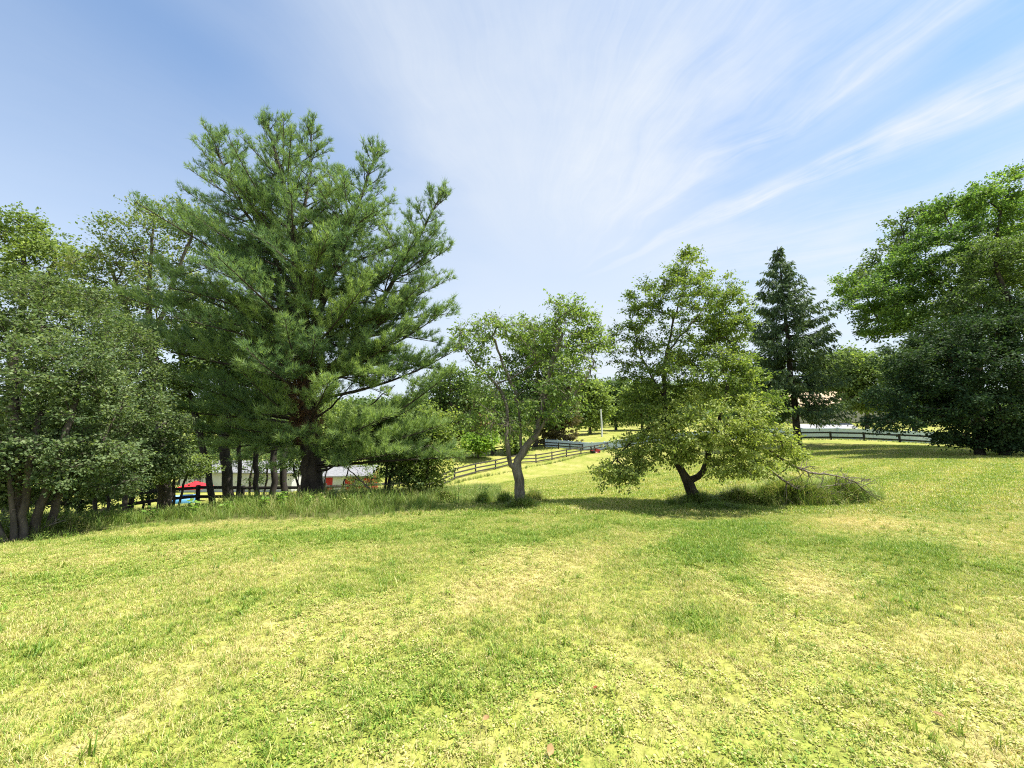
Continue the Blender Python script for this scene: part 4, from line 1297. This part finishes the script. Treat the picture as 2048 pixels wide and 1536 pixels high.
# --- the big trees on the right
bt = [('locust_tree', 'towering bright green locust filling the upper right corner', 31, [stem(2040, 31, (2030, 760), (2010, 640), (1990, 520), (2000, 420)), pth((2020, 690, 31), (1930, 600, 31), (1850, 540, 31)), pth((2000, 560, 31), (2060, 460, 31), (2090, 380, 31)), pth((2012, 650, 31), (1900, 680, 31), (1800, 640, 31)),
                                                      pth((1990, 540, 31), (1920, 480, 31), (1890, 430, 31))],
       [(2030, 385, 90, 48, 120, 3.4), (1945, 430, 80, 46, 110, 3), (1870, 505, 76, 44, 100, 3), (1810, 560, 66, 44, 90, 2.6), (1920, 560, 90, 60, 120, 3), (2060, 520, 110, 90, 130, 4), (1740, 590, 44, 34, 46, 2), (1690, 568, 20, 20, 14, 1), (1775, 640, 40, 30, 44, 2), (1880, 640, 80, 40, 80, 3), (2000, 620, 90, 50, 80, 3), (2140, 420, 80, 110, 90, 4)],
       'locust', 0.42, 0.19, 7, 18),
      ('broadleaf_tree', 'mid-green tree just below the locust crown at the right edge', 27, [stem(2130, 27, (2090, 760), (2040, 640), (2000, 560), (1980, 500)), pth((2070, 700, 27), (1960, 650, 25.5), (1900, 600, 25)), pth((2050, 660, 27), (2080, 560, 27), (2090, 480, 27)), pth((2080, 740, 27), (1980, 720, 25), (1890, 690, 24.6))],
       [(1970, 520, 60, 40, 70, 1.6), (2040, 520, 60, 50, 70, 1.8), (1930, 600, 60, 44, 60, 1.6), (2030, 640, 70, 50, 70, 1.6), (2090, 570, 60, 70, 60, 2), (1990, 700, 70, 30, 40, 1.2)],
       'oak', 0.26, 0.16, 4, 14),
      ('broadleaf_tree', 'dense dark tree with shade-deepened leaf colour sweeping to the ground at the right edge', 25, [stem(2010, 25, (2000, 820), (1990, 740), (1980, 680)), stem(1960, 25.5, (1950, 830), (1930, 770), (1900, 720)), stem(2090, 24, (2080, 800), (2080, 700))],
       [(1900, 740, 70, 50, 110, 3), (1990, 740, 80, 60, 130, 3), (1870, 800, 64, 44, 110, 2.6), (1960, 820, 80, 44, 120, 2.6), (2060, 790, 80, 80, 130, 3), (1830, 760, 30, 30, 30, 1.4), (2120, 720, 80, 110, 90, 3), (1985, 670, 90, 40, 80, 2), (1800, 715, 36, 22, 30, 1.6), (1775, 800, 30, 24, 26, 1.4), (1790, 845, 44, 16, 30, 1.6), (1890, 670, 60, 30, 50, 2), (2070, 640, 60, 50, 60, 2), (2040, 868, 60, 22, 60, 1.5), (1950, 872, 60, 16, 56, 1.4), (2010, 884, 50, 10, 40, 1.2), (2110, 850, 60, 40, 60, 2.0)],
       'shadeleaf', 0.20, 0.17, 4, 15),
      ('oak_tree', 'tall dark oak standing behind the locust', 38, [stem(1960, 38, (1950, 700), (1940, 560), (1930, 480)), pth((1950, 640, 38), (1860, 560, 38), (1800, 520, 38)), pth((1950, 640, 38), (2040, 540, 38), (2100, 440, 38)), pth((1952, 680, 38), (1850, 660, 38), (1760, 640, 38))],
       [(1830, 460, 46, 32, 80, 3), (1780, 530, 44, 34, 70, 3), (1930, 460, 70, 60, 100, 4), (1720, 570, 30, 26, 40, 2), (1850, 600, 80, 60, 100, 4), (2020, 540, 80, 80, 90, 4), (1780, 640, 50, 40, 60, 3), (1900, 690, 80, 40, 70, 4)],
       'oak', 0.45, 0.26, 5, 15)]
for i, (nm, lab, D, st, lb, mt, r0, sz, tw, lv) in enumerate(bt):
    tree(nm, lab, 'tree', st, [lobe(a, b_, c_, d_, D, int(n_ * (0.55 if nm != 'broadleaf_tree' else 0.9)), dp_) for a, b_, c_, d_, n_, dp_ in lb], r0, None, M[mt], M['greybark'] if mt == 'olive' else M['darkbark'], 0.6, 120 + i, None, tw, lv, sz, 0.36, sz * 0.8, sz * 3.4,
         0.25, 0.6, low=0.2, shell=0.6)

# --- far wood on the ridge
r = np.random.default_rng(9)
nw = 5200
wx, wy = r.uniform(-420, 620, nw), r.uniform(175, 560, nw)
wz = gz(wx, wy)
LPs, LDs, LTs, LSs = [], [], [], []
for i in range(nw):
    hh = r.uniform(7, 15)
    k = 8
    d = unit(r.normal(size=(k, 3)))
    d[:, 2] = np.abs(d[:, 2])
    LPs.append(np.array([wx[i], wy[i], wz[i] + hh * 0.35]) + d * np.array([hh * 0.42, hh * 0.42, hh * 0.62]))
    LDs.append(unit(r.normal(0, 1, (k, 3))))
    LTs.append(np.clip(r.uniform(0.1, 0.9) + r.normal(0, 0.12, k), 0, 1))
LPs, LDs, LTs = np.concatenate(LPs), np.concatenate(LDs), np.concatenate(LTs)
L = r.uniform(2.6, 5.2, len(LPs))
V, Q = leaf_quads(LPs, LDs, r.normal(0, 0.6, LPs.shape) + np.array([0, -0.3, 0.8]), L, L * 0.46)
tag(link('far_wood', mesh_np('far_wood', V, Q, attrs={'tint': np.repeat(LTs, 4)}), M['oak']), 'distant wooded ridge on the horizon', None, None, 'stuff')

# --- dead branches lying right of the apple tree
r = np.random.default_rng(77)


def dead_branch(name, label, pts, rad, nt, seed, tl=0.55):
    r = np.random.default_rng(seed)
    q = resample(pts, 0.12, 0.012, r)
    chs = [(q, np.linspace(rad, 0.008, len(q)))]
    for i in range(nt):
        j = r.integers(max(1, len(q) // 5), len(q) - 1)
        T = unit(q[j + 1] - q[j])
        d = unit(T * 0.8 + r.normal(0, 0.6, 3) + np.array([0, 0, 0.15]))
        ln = tl * r.uniform(0.4, 1.3)
        a = q[j] + d * ln * 0.5 + r.normal(0, 0.04, 3)
        e = q[j] + d * ln + r.normal(0, 0.08, 3)
        chs.append((np.array([q[j], a, e]), np.array([0.010, 0.007, 0.003])))
        for _ in range(2):
            f = r.uniform(0.3, 0.9)
            p = q[j] + (e - q[j]) * f
            d2 = unit(d + r.normal(0, 0.7, 3)) * ln * 0.45
            chs.append((np.array([p, p + d2 * 0.5 + r.normal(0, 0.01, 3), p + d2]), np.array([0.006, 0.004, 0.002])))
    base = q[0]
    V, Q = tubes(chs, 5)
    return tag(link(name, mesh_np(name, V - base, Q, smooth=True), M['deadwood'], None, base), label, 'branch')


dead_branch('broken_branch', 'long broken grey limb arching from the apple tree down to the right', pth((1540, 900, 9.4), (1575, 925, 9.4), (1620, 945, 9.5), (1665, 950, 9.6), (1705, 962, 9.7), (1735, 985, 9.8)), 0.032, 22, 1)
dead_branch('broken_branch', 'lower fallen limb with many twigs in the tall grass beside the apple tree', pth((1530, 930, 9.5), (1560, 955, 9.5), (1590, 975, 9.5), (1625, 985, 9.6), (1660, 990, 9.7)), 0.030, 26, 2)
dead_branch('broken_branch', 'pale thin dead branch lying outermost right in the tall grass', pth((1600, 980, 9.7), (1650, 972, 9.8), (1700, 968, 9.9), (1742, 958, 10.0)), 0.016, 12, 3, 0.4)
dead_branch('broken_branch', 'leaning dead pole propped under the pine sapling', [on(764, 11.6), at(725, 965, 11.6), at(695, 935, 11.7), at(680, 918, 11.8)], 0.030, 4, 4, 0.3)
dead_branch('broken_branch', 'thin dark dead limb lying in the shade under the silvery shrub', [on(60, 7.0) + np.array([0, 0, 0.05]), at(100, 1050, 7.2), at(130, 1040, 7.4)], 0.018, 3, 5, 0.25)
dead_branch('broken_branch', 'sagging pale dead branch hanging right of the pine', pth((828, 930, 11.2), (845, 898, 11.1), (862, 893, 11.0), (880, 905, 10.9)), 0.012, 5, 6, 0.3)

# ------------------------------------------------------------------ fences
_u = np.array([(x_, y_, z_) for z_ in (-0.5, 0.5) for y_ in (-0.5, 0.5) for x_ in (-0.5, 0.5)])
_uq = [(0, 2, 3, 1), (4, 5, 7, 6), (0, 1, 5, 4), (2, 6, 7, 3), (0, 4, 6, 2), (1, 3, 7, 5)]
_boxes = {}


def box(name, mat, parent, centre, size, rot=(0, 0, 0), origin=(0, 0, 0)):
    me = _boxes.get(mat.name)
    if me is None:
        me = _boxes[mat.name] = mesh_np('board_' + mat.name, _u, _uq)
        me.materials.append(mat)
    o = link(name, me, None, parent)
    o.location = tuple(np.asarray(centre) - np.asarray(origin))
    o.scale = size
    o.rotation_euler = rot
    return o


def board_fence(name, label, pts, height, rails, mat, post=0.13, board=(0.035, 0.14), seed=0, group=None, sink=0.3, skip=()):
    r = random.Random(seed)
    org = np.asarray(pts[0], float)
    root = tag(empty(name, org), label, 'fence', group)
    tops = []
    for p in pts:
        h = height * r.uniform(0.97, 1.04)
        box('post', mat, root, (p[0], p[1], p[2] + h / 2 - sink / 2), (post, post, h + sink), (r.gauss(0, 0.015), r.gauss(0, 0.015), r.uniform(-0.1, 0.1)), org)
    for i, (a, b) in enumerate(zip(pts[:-1], pts[1:])):
        a, b = np.asarray(a), np.asarray(b)
        d = b - a
        L = np.linalg.norm(d)
        hor = math.hypot(d[0], d[1])
        nrm = np.array([d[1], -d[0], 0]) / hor
        if nrm[1] > 0:
            nrm = -nrm
        for k, hz in enumerate(rails):
            if (i, k) in skip:
                continue
            c = (a + b) / 2 + nrm * (post / 2 + board[0] / 2 - 0.004) + np.array([0, 0, hz + r.gauss(0, 0.012)])
            box('rail', mat, root, c, (L - 0.006, board[0], board[1]), (0, -math.atan2(d[2], hor) + r.gauss(0, 0.004), math.atan2(d[1], d[0])), org)
    return root


def line(cols):
    """posts from (column, distance) pairs"""
    return [on(px, D) for px, D in cols]


board_fence('board_fence', 'dark three-board fence behind the pine and the row of dark trunks', line([(40, 11.5), (150, 14), (258, 17), (325, 18.6), (393, 20), (482, 20.4), (596, 21), (640, 22.5)]), 1.28, (1.15, 0.72, 0.30), M['fence_dark'], seed=1)
board_fence('board_fence', 'weathered grey board fence running from the pine up beside the field', line([(648, 25.5), (706, 26.5), (783, 28.0), (838, 34), (872, 40), (909, 45.5), (951, 49), (991, 52), (1033, 56), (1072, 60), (1104, 63.2), (1133, 66), (1162, 68.8), (1189, 71.2), (1216, 72.6), (1245, 73)]),
            1.28, (1.15, 0.68, 0.22), M['fence_grey'], seed=2, post=0.16, board=(0.05, 0.17))
board_fence('board_fence', 'far dark rail fence at the foot of the bronze bush', line([(900, 74), (930, 75), (960, 76), (990, 76.5), (1020, 77), (1050, 77), (1090, 76.5), (1117, 75.6), (1140, 75), (1165, 74.4)]), 1.15, (1.05, 0.55), M['fence_dark'], seed=3, post=0.18, board=(0.06, 0.2))
bl = [(1245, 70.6), (1290, 67.5), (1340, 65.0), (1390, 62.5), (1440, 60), (1490, 57.6), (1545, 55.2), (1602, 53.0), (1662, 51.2), (1729, 49.4), (1800, 47.8), (1868, 46.6)]
board_fence('board_fence', 'black two-rail fence standing in front of the white fence', line(bl), 1.0, (0.88, 0.30), M['fence_black'], seed=4, post=0.17, board=(0.05, 0.2))
board_fence('board_fence', 'black fence in deep shade under the dark trees at the right edge', line([(1905, 44.5), (1921, 43.0), (1938, 42.0), (1985, 40.5), (2040, 39), (2100, 37)]), 1.45, (1.25, 0.8, 0.35), M['fence_black'], seed=5, post=0.22, board=(0.05, 0.18))


def vinyl_fence(pts, tops):
    org = np.asarray(pts[0], float)
    root = tag(empty('vinyl_fence', org), 'white solid vinyl privacy fence along the far side of the field', 'fence')
    H = 1.42
    for i, p in enumerate(pts):
        box('post', M['vinyl'], root, (p[0], p[1], p[2] + H / 2 - 0.05), (0.16, 0.16, H + 0.20), (0, 0, 0.3), org)
        c = box('post_cap', M['vinyl'], root, (p[0], p[1], p[2] + H + 0.075), (0.21, 0.21, 0.05), (0, 0, 0.3), org)
    for a, b in zip(pts[:-1], pts[1:]):
        a, b = np.asarray(a), np.asarray(b)
        d = b - a
        L = math.hypot(d[0], d[1])
        rot = (0, -math.atan2(d[2], L), math.atan2(d[1], d[0]))
        c = (a + b) / 2
        n = np.array([d[1], -d[0], 0]) / L
        box('panel', M['vinyl'], root, c + np.array([0, 0, H * 0.47]), (np.linalg.norm(d) - 0.10, 0.04, H * 0.94 - 0.04), rot, org)
        box('rail', M['vinyl'], root, c + np.array([0, 0, H - 0.07]), (np.linalg.norm(d) - 0.12, 0.075, 0.12), rot, org)
        box('rail', M['vinyl'], root, c + np.array([0, 0, 0.12]), (np.linalg.norm(d) - 0.12, 0.075, 0.14), rot, org)


cols = [(1091, 78), (1114, 77), (1137, 76), (1160, 75), (1184, 74), (1209, 72.9), (1235, 71.7), (1263, 70.4), (1292, 69), (1323, 67.6), (1356, 66.1), (1391, 64.5), (1428, 62.8), (1467, 61), (1510, 59.2), (1555, 57.2), (1605, 55.2), (1677, 53.2), (1749, 51.5), (1821, 50), (1897, 48.6)]
vinyl_fence(line(cols), None)

# ------------------------------------------------------------------ buildings and small things beyond the fences


def poly_obj(name, verts, faces, mat, parent, origin):
    V = np.asarray(verts, float) - np.asarray(origin)
    me = bpy.data.meshes.new(name)
    me.from_pydata([tuple(p) for p in V], [], faces)
    return link(name, me, mat, parent)


def gable_house(name, label, cx, cy, z, lx, ly, wall, rise, wallmat, roofmat, wins, rz=0.0, over=0.35, door=None, doormat=None, cat='house'):
    root = tag(empty(name, (cx, cy, z), rz), label, cat)
    a, b, h = lx / 2, ly / 2, wall
    V = [(-a, -b, -1), (a, -b, -1), (a, b, -1), (-a, b, -1), (-a, -b, h), (a, -b, h), (a, b, h), (-a, b, h), (-a, 0, h + rise), (a, 0, h + rise)]
    poly_obj('wall', V, [(0, 1, 5, 4), (1, 2, 6, 9, 5), (2, 3, 7, 6), (3, 0, 4, 8, 7)], wallmat, root, (0, 0, 0))
    sl_ = rise / b
    e = over
    t_ = 0.12
    for s in (-1, 1):
        y0, z0 = s * (b + e), h - e * sl_ + 0.03
        z1 = h + rise + 0.03
        V = [(-a - e, y0, z0), (a + e, y0, z0), (a + e, 0, z1), (-a - e, 0, z1)]
        V += [(x_, y_, z_ + t_) for x_, y_, z_ in V]
        poly_obj('roof', V, [(0, 1, 2, 3), (4, 7, 6, 5), (0, 4, 5, 1), (1, 5, 6, 2), (2, 6, 7, 3), (3, 7, 4, 0)], roofmat, root, (0, 0, 0))
    for (wx_, wz_, ww, wh) in wins:
        f = box('window', M['siding'], root, (wx_, -b - 0.03, wz_), (ww, 0.08, wh))
        g_ = link('pane', _boxes.get(M['glass'].name) or mk_box(M['glass']), None, f)
        g_.location = (0, -0.42, 0)
        g_.scale = (0.82, 0.3, 0.84)
        bar = link('mullion', _boxes[M['siding'].name], None, f)
        bar.location = (0, -0.62, 0)
        bar.scale = (0.82, 0.2, 0.05)
    if door:
        box('door', doormat or M['siding_grey'], root, (door[0], -b - 0.03, door[2] / 2), (door[1], 0.08, door[2]))
    return root


def mk_box(mat):
    me = mesh_np('board_' + mat.name, _u, _uq)
    me.materials.append(mat)
    _boxes[mat.name] = me
    return me


p = on(480, 44)
gable_house('house', 'white-sided house with pale grey roof glimpsed between the trunks behind the pine', p[0], p[1] + 3, p[2], 12.5, 7, 2.0, 0.9, M['siding'], M['roof_grey'], [(-4.2, 1.2, 1.0, 1.0), (-1.0, 1.2, 1.0, 1.0), (4.6, 1.2, 1.2, 1.0)], R(-4), door=(2.0, 0.95, 2.0))
p = on(684, 38)
gable_house('red_shed', 'red board shed with grey roof seen behind the pine trunk', p[0], p[1] + 2.5, p[2], 4.0, 3.6, 1.6, 0.7, M['red_wood'], M['roof_grey'], [(1.0, 1.0, 0.7, 0.6)], R(6), door=(-0.8, 1.1, 1.6), doormat=M['siding'], cat='shed')
p = on(1680, 92)
gable_house('house', 'tan-roofed grey house beyond the white fence behind the bright maple', p[0], p[1] + 5, at(1680, 836, 92)[2], 24, 10, 3.0, 3.4, M['siding_grey'], M['roof_tan'], [(-7, 1.6, 1.4, 1.3), (-2, 1.6, 1.4, 1.3), (4, 1.6, 1.4, 1.3), (8.5, 1.6, 1.4, 1.3)], R(-14), 0.6, door=(1.0, 1.0, 2.1))
# pale paved drive beyond the white fence
q = [at(1585, 857, 61), at(1718, 857, 59), at(1700, 846, 74), at(1600, 848, 74)]
dv = np.array([(a_[0], a_[1], a_[2] + 0.02) for a_ in q])
nu = 8
G = np.array([[(dv[0] * (1 - i / nu) + dv[1] * i / nu) * (1 - j / nu) + (dv[3] * (1 - i / nu) + dv[2] * i / nu) * j / nu for i in range(nu + 1)] for j in range(nu + 1)]).reshape(-1, 3)
Qd = [(j * (nu + 1) + i, j * (nu + 1) + i + 1, (j + 1) * (nu + 1) + i + 1, (j + 1) * (nu + 1) + i) for j in range(nu) for i in range(nu)]
G2 = G.copy()
G2[:, 2] -= 0.4
tag(link('driveway', mesh_np('driveway', G, Qd), M['concrete']), 'pale paved drive beyond the white fence', None, None, 'structure')

# red parasol
p = on(388, 35)
root = tag(empty('patio_umbrella', p), 'open red patio umbrella beyond the dark fence', 'umbrella')
hu = at(385, 962, 35)[2] - p[2]
n = 8
V = [(0, 0, hu)] + [(1.25 * math.cos(i * 2 * math.pi / n), 1.25 * math.sin(i * 2 * math.pi / n), hu - 0.45) for i in range(n)] + [(1.27 * math.cos(i * 2 * math.pi / n), 1.27 * math.sin(i * 2 * math.pi / n), hu - 0.6) for i in range(n)]
Fc = [(0, 1 + i, 1 + (i + 1) % n) for i in range(n)] + [(1 + i, 1 + n + i, 1 + n + (i + 1) % n, 1 + (i + 1) % n) for i in range(n)]
poly_obj('canopy', V, Fc, M['red_cloth'], root, (0, 0, 0))
Vt, Qt = tubes([(np.array([(0, 0, -0.1), (0, 0, hu / 2), (0, 0, hu + 0.12)]), np.array([0.025, 0.025, 0.02]))], 8)
link('pole', mesh_np('pole', Vt, Qt), M['metal'], root)
# blue pool
p = on(362, 33)
root = tag(empty('paddling_pool', p), 'blue round paddling pool on the grass beyond the dark fence', 'pool')
th = np.linspace(0, 2 * math.pi, 25)[:-1]
rings = [(1.15, 0.0), (1.22, 0.25), (1.18, 0.5), (1.08, 0.52), (1.04, 0.3)]
V = np.array([(a_ * math.cos(x_), a_ * math.sin(x_), z_) for a_, z_ in rings for x_ in th])
Qp = [(k_ * 24 + i, k_ * 24 + (i + 1) % 24, (k_ + 1) * 24 + (i + 1) % 24, (k_ + 1) * 24 + i) for k_ in range(4) for i in range(24)]
link('side_wall', mesh_np('side_wall', V, Qp, smooth=True), M['blue'], root)
V = np.array([(1.045 * math.cos(x_), 1.045 * math.sin(x_), 0.36) for x_ in th])
poly_obj('water', V, [tuple(range(24))], M['glass'], root, (0, 0, 0))

# utility pole
p = on(1204, 104)
tpz = at(1200, 818, 104)[2]
root = tag(empty('utility_pole', p), 'pale slim utility pole in the far meadow between the fruit trees', 'pole')
Vt, Qt = tubes([(np.array([(0, 0, -0.3), (0, 0, (tpz - p[2]) / 2), (-0.15, 0, tpz - p[2])]), np.array([0.22, 0.2, 0.16]))], 10)
link('shaft', mesh_np('shaft', Vt, Qt, smooth=True), M['metal'], root)
box('insulator_bracket', M['metal'], root, (-0.15, 0, tpz - p[2] - 0.3), (0.5, 0.12, 0.12))

# riding mower parked by the fence
p = on(1190, 69.3)
root = tag(empty('riding_mower', p, R(20)), 'small red riding mower parked by the fence post', 'mower')


def lathe_wheel(rad, wid):
    prof = [(0.0, -wid / 2), (rad * 0.8, -wid / 2), (rad, -wid / 3), (rad, wid / 3), (rad * 0.8, wid / 2), (0.0, wid / 2)]
    k = 14
    V = np.array([(a_ * math.cos(i * 2 * math.pi / k), b_, a_ * math.sin(i * 2 * math.pi / k)) for a_, b_ in prof for i in range(k)])
    Qw = [(s_ * k + i, s_ * k + (i + 1) % k, (s_ + 1) * k + (i + 1) % k, (s_ + 1) * k + i) for s_ in range(len(prof) - 1) for i in range(k)]
    return mesh_np('wheel', V, Qw, smooth=False)


wb, wf = lathe_wheel(0.26, 0.22), lathe_wheel(0.19, 0.16)
for (me_, x_, y_, z_) in ((wb, -0.45, -0.42, 0.26), (wb, -0.45, 0.42, 0.26), (wf, 0.62, -0.36, 0.19), (wf, 0.62, 0.36, 0.19)):
    link('wheel', me_, M['rubber'], root, (x_, y_, z_))
V = [(0.05, -0.28, 0.30), (0.95, -0.24, 0.30), (0.95, 0.24, 0.30), (0.05, 0.28, 0.30), (0.05, -0.26, 0.78), (0.90, -0.18, 0.66), (0.90, 0.18, 0.66), (0.05, 0.26, 0.78)]
FB = [(0, 3, 2, 1), (4, 5, 6, 7), (0, 1, 5, 4), (1, 2, 6, 5), (2, 3, 7, 6), (3, 0, 4, 7)]
poly_obj('hood', V, FB, M['red_paint'], root, (0, 0, 0))
V = [(-0.80, -0.30, 0.42), (0.04, -0.28, 0.34), (0.04, 0.28, 0.34), (-0.80, 0.30, 0.42), (-0.80, -0.28, 0.60), (-0.10, -0.26, 0.50), (-0.10, 0.26, 0.50), (-0.80, 0.28, 0.60)]
poly_obj('fender', V, FB, M['red_paint'], root, (0, 0, 0))
V = [(-0.70, -0.22, 0.61), (-0.22, -0.22, 0.61), (-0.22, 0.22, 0.61), (-0.70, 0.22, 0.61), (-0.72, -0.20, 0.72), (-0.24, -0.20, 0.70), (-0.24, 0.20, 0.70), (-0.72, 0.20, 0.72), (-0.82, -0.20, 1.08), (-0.82, 0.20, 1.08), (-0.74, -0.2, 1.08), (-0.74, 0.2, 1.08)]
poly_obj('seat', V, FB + [(4, 8, 9, 7), (8, 10, 11, 9), (4, 10, 8), (7, 9, 11)], M['rubber'], root, (0, 0, 0))
Vt, Qt = tubes([(np.array([(0.12, 0, 0.75), (0.02, 0, 0.95)]), np.array([0.02, 0.02])), (np.array([(0.02 + 0.05 * math.sin(a_), 0.17 * math.cos(a_), 0.96 + 0.1 * math.sin(a_)) for a_ in np.linspace(0, 6.283, 15)]), np.full(15, 0.018))], 6)
link('steering_wheel', mesh_np('steering_wheel', Vt, Qt), M['rubber'], root)
box('mower_deck', M['red_paint'], root, (0.1, 0, 0.16), (0.75, 1.0, 0.14))

# ------------------------------------------------------------------ weeds and fallen leaves


def weed(loc, h, n, seed, label, spike=False):
    r = np.random.default_rng(seed)
    chs, LP, LD = [], [], []
    for i in range(n):
        a = r.uniform(0, 6.28)
        e = np.array([math.cos(a) * h * 0.35 * r.uniform(0.2, 1), math.sin(a) * h * 0.35 * r.uniform(0.2, 1), h * r.uniform(0.6, 1.1)])
        s = np.array([math.cos(a) * 0.03, math.sin(a) * 0.03, -0.03])
        q = resample([s, (s + e) / 2 + np.array([0, 0, 0.1 * h]), e], 0.07)
        chs.append((q, np.linspace(0.006, 0.002, len(q))))
        for p in q[1:]:
            for _ in range(3):
                LP.append(p)
                b_ = r.uniform(0, 6.28)
                LD.append(unit(np.array([math.cos(b_), math.sin(b_), r.uniform(-0.2, 0.5)])))
    root = tag(empty('weed_plant', loc), label, 'plant', 'weeds along the edge of the rough')
    V, Q = tubes(chs, 4)
    link('stem', mesh_np('stem', V, Q), M['weed'], root)
    LP, LD = np.array(LP), np.array(LD)
    L = r.uniform(0.06, 0.13, len(LP)) * (0.8 if spike else 1.0)
    V, Q = leaf_quads(LP, LD, r.normal(0, 0.3, LP.shape) + np.array([0, 0, 1.0]), L, L * (0.16 if spike else 0.33))
    link('foliage', mesh_np('foliage', V, Q, attrs={'tint': np.repeat(r.uniform(0.2, 1, len(LP)), 4)}), M['weed'], root)


for i, (px, D, h, n_, spk, lab) in enumerate(((915, 10.4, 0.62, 3, True, 'upright spiky weed left of the pale-trunked fruit tree'), (378, 8.9, 0.34, 5, False, 'broad-leaved weed in the sun below the dark fence corner'),
                                            (528, 9.2, 0.36, 7, False, 'leafy weed clump in the sunny edge below the row of dark trunks'), (560, 9.3, 0.40, 6, False, 'leafy weed clump in the sunny edge left of the pine trunk'),
                                            (620, 9.6, 0.30, 5, False, 'small weed clump in front of the pine trunk'), (300, 8.6, 0.30, 5, False, 'small weed clump nearest the leaning stems'),
                                            (968, 10.2, 0.50, 6, True, 'bushy spiky weed just left of the fruit tree grass ring'), (250, 8.3, 0.5, 3, True, 'tall thin weed at the shady edge left of the pine'), (450, 9.1, 0.30, 6, False, 'low weed clump between the sunny leafy weeds'))):
    weed(on(px, D), h, n_, 400 + i, lab, spk)

r = np.random.default_rng(3)
for i, (px, py, s, rz, lab) in enumerate(((1100, 1522, 0.055, 1.2, 'curled tan leaf on the lawn at the very bottom centre'), (972, 1460, 0.042, 0.4, 'pale yellow leaf lying left of bottom centre on the lawn'), (1880, 1450, 0.05, 2.2, 'tan leaf lying on the dry lawn at bottom right'),
                                        (1192, 1390, 0.035, 0.7, 'small russet leaf on the lawn right of centre'), (1075, 1417, 0.035, 2.0, 'small rust-red leaf on the lawn near bottom centre'))):
    q = at(px, py, 1.0)
    t_ = -EYE / (q[2] - EYE)
    x_, y_ = q[0] * t_, t_
    z_ = g1(x_, y_) + 0.035
    f = np.linspace(0, 1, 7)
    wv = 0.36 * np.sin(f * math.pi) ** 0.8
    V, Fq = [], []
    for k_, (ff, w_) in enumerate(zip(f, wv)):
        V += [(ff - 0.5, -w_, 0.55 * w_ + 0.5 * (ff - 0.5) ** 2), (ff - 0.5, 0, 0.5 * (ff - 0.5) ** 2), (ff - 0.5, w_, 0.80 * w_ + 0.5 * (ff - 0.5) ** 2)]
    for k_ in range(6):
        o_ = k_ * 3
        Fq += [(o_, o_ + 1, o_ + 4, o_ + 3), (o_ + 1, o_ + 2, o_ + 5, o_ + 4)]
    me = mesh_np('fallen_leaf', np.array(V) * s, Fq, smooth=True)
    o = link('fallen_leaf', me, M['rustleaf'] if 'rus' in lab else M['dryleaf'], None, (x_, y_, z_))
    o.rotation_euler = (r.normal(0, 0.2), r.normal(0, 0.2), rz)
    tag(o, lab, 'leaf', 'fallen leaves on the lawn')
print('tris', sum(len(o.data.loops) - 2 * len(o.data.polygons) for o in bpy.data.objects if o.type == 'MESH'))
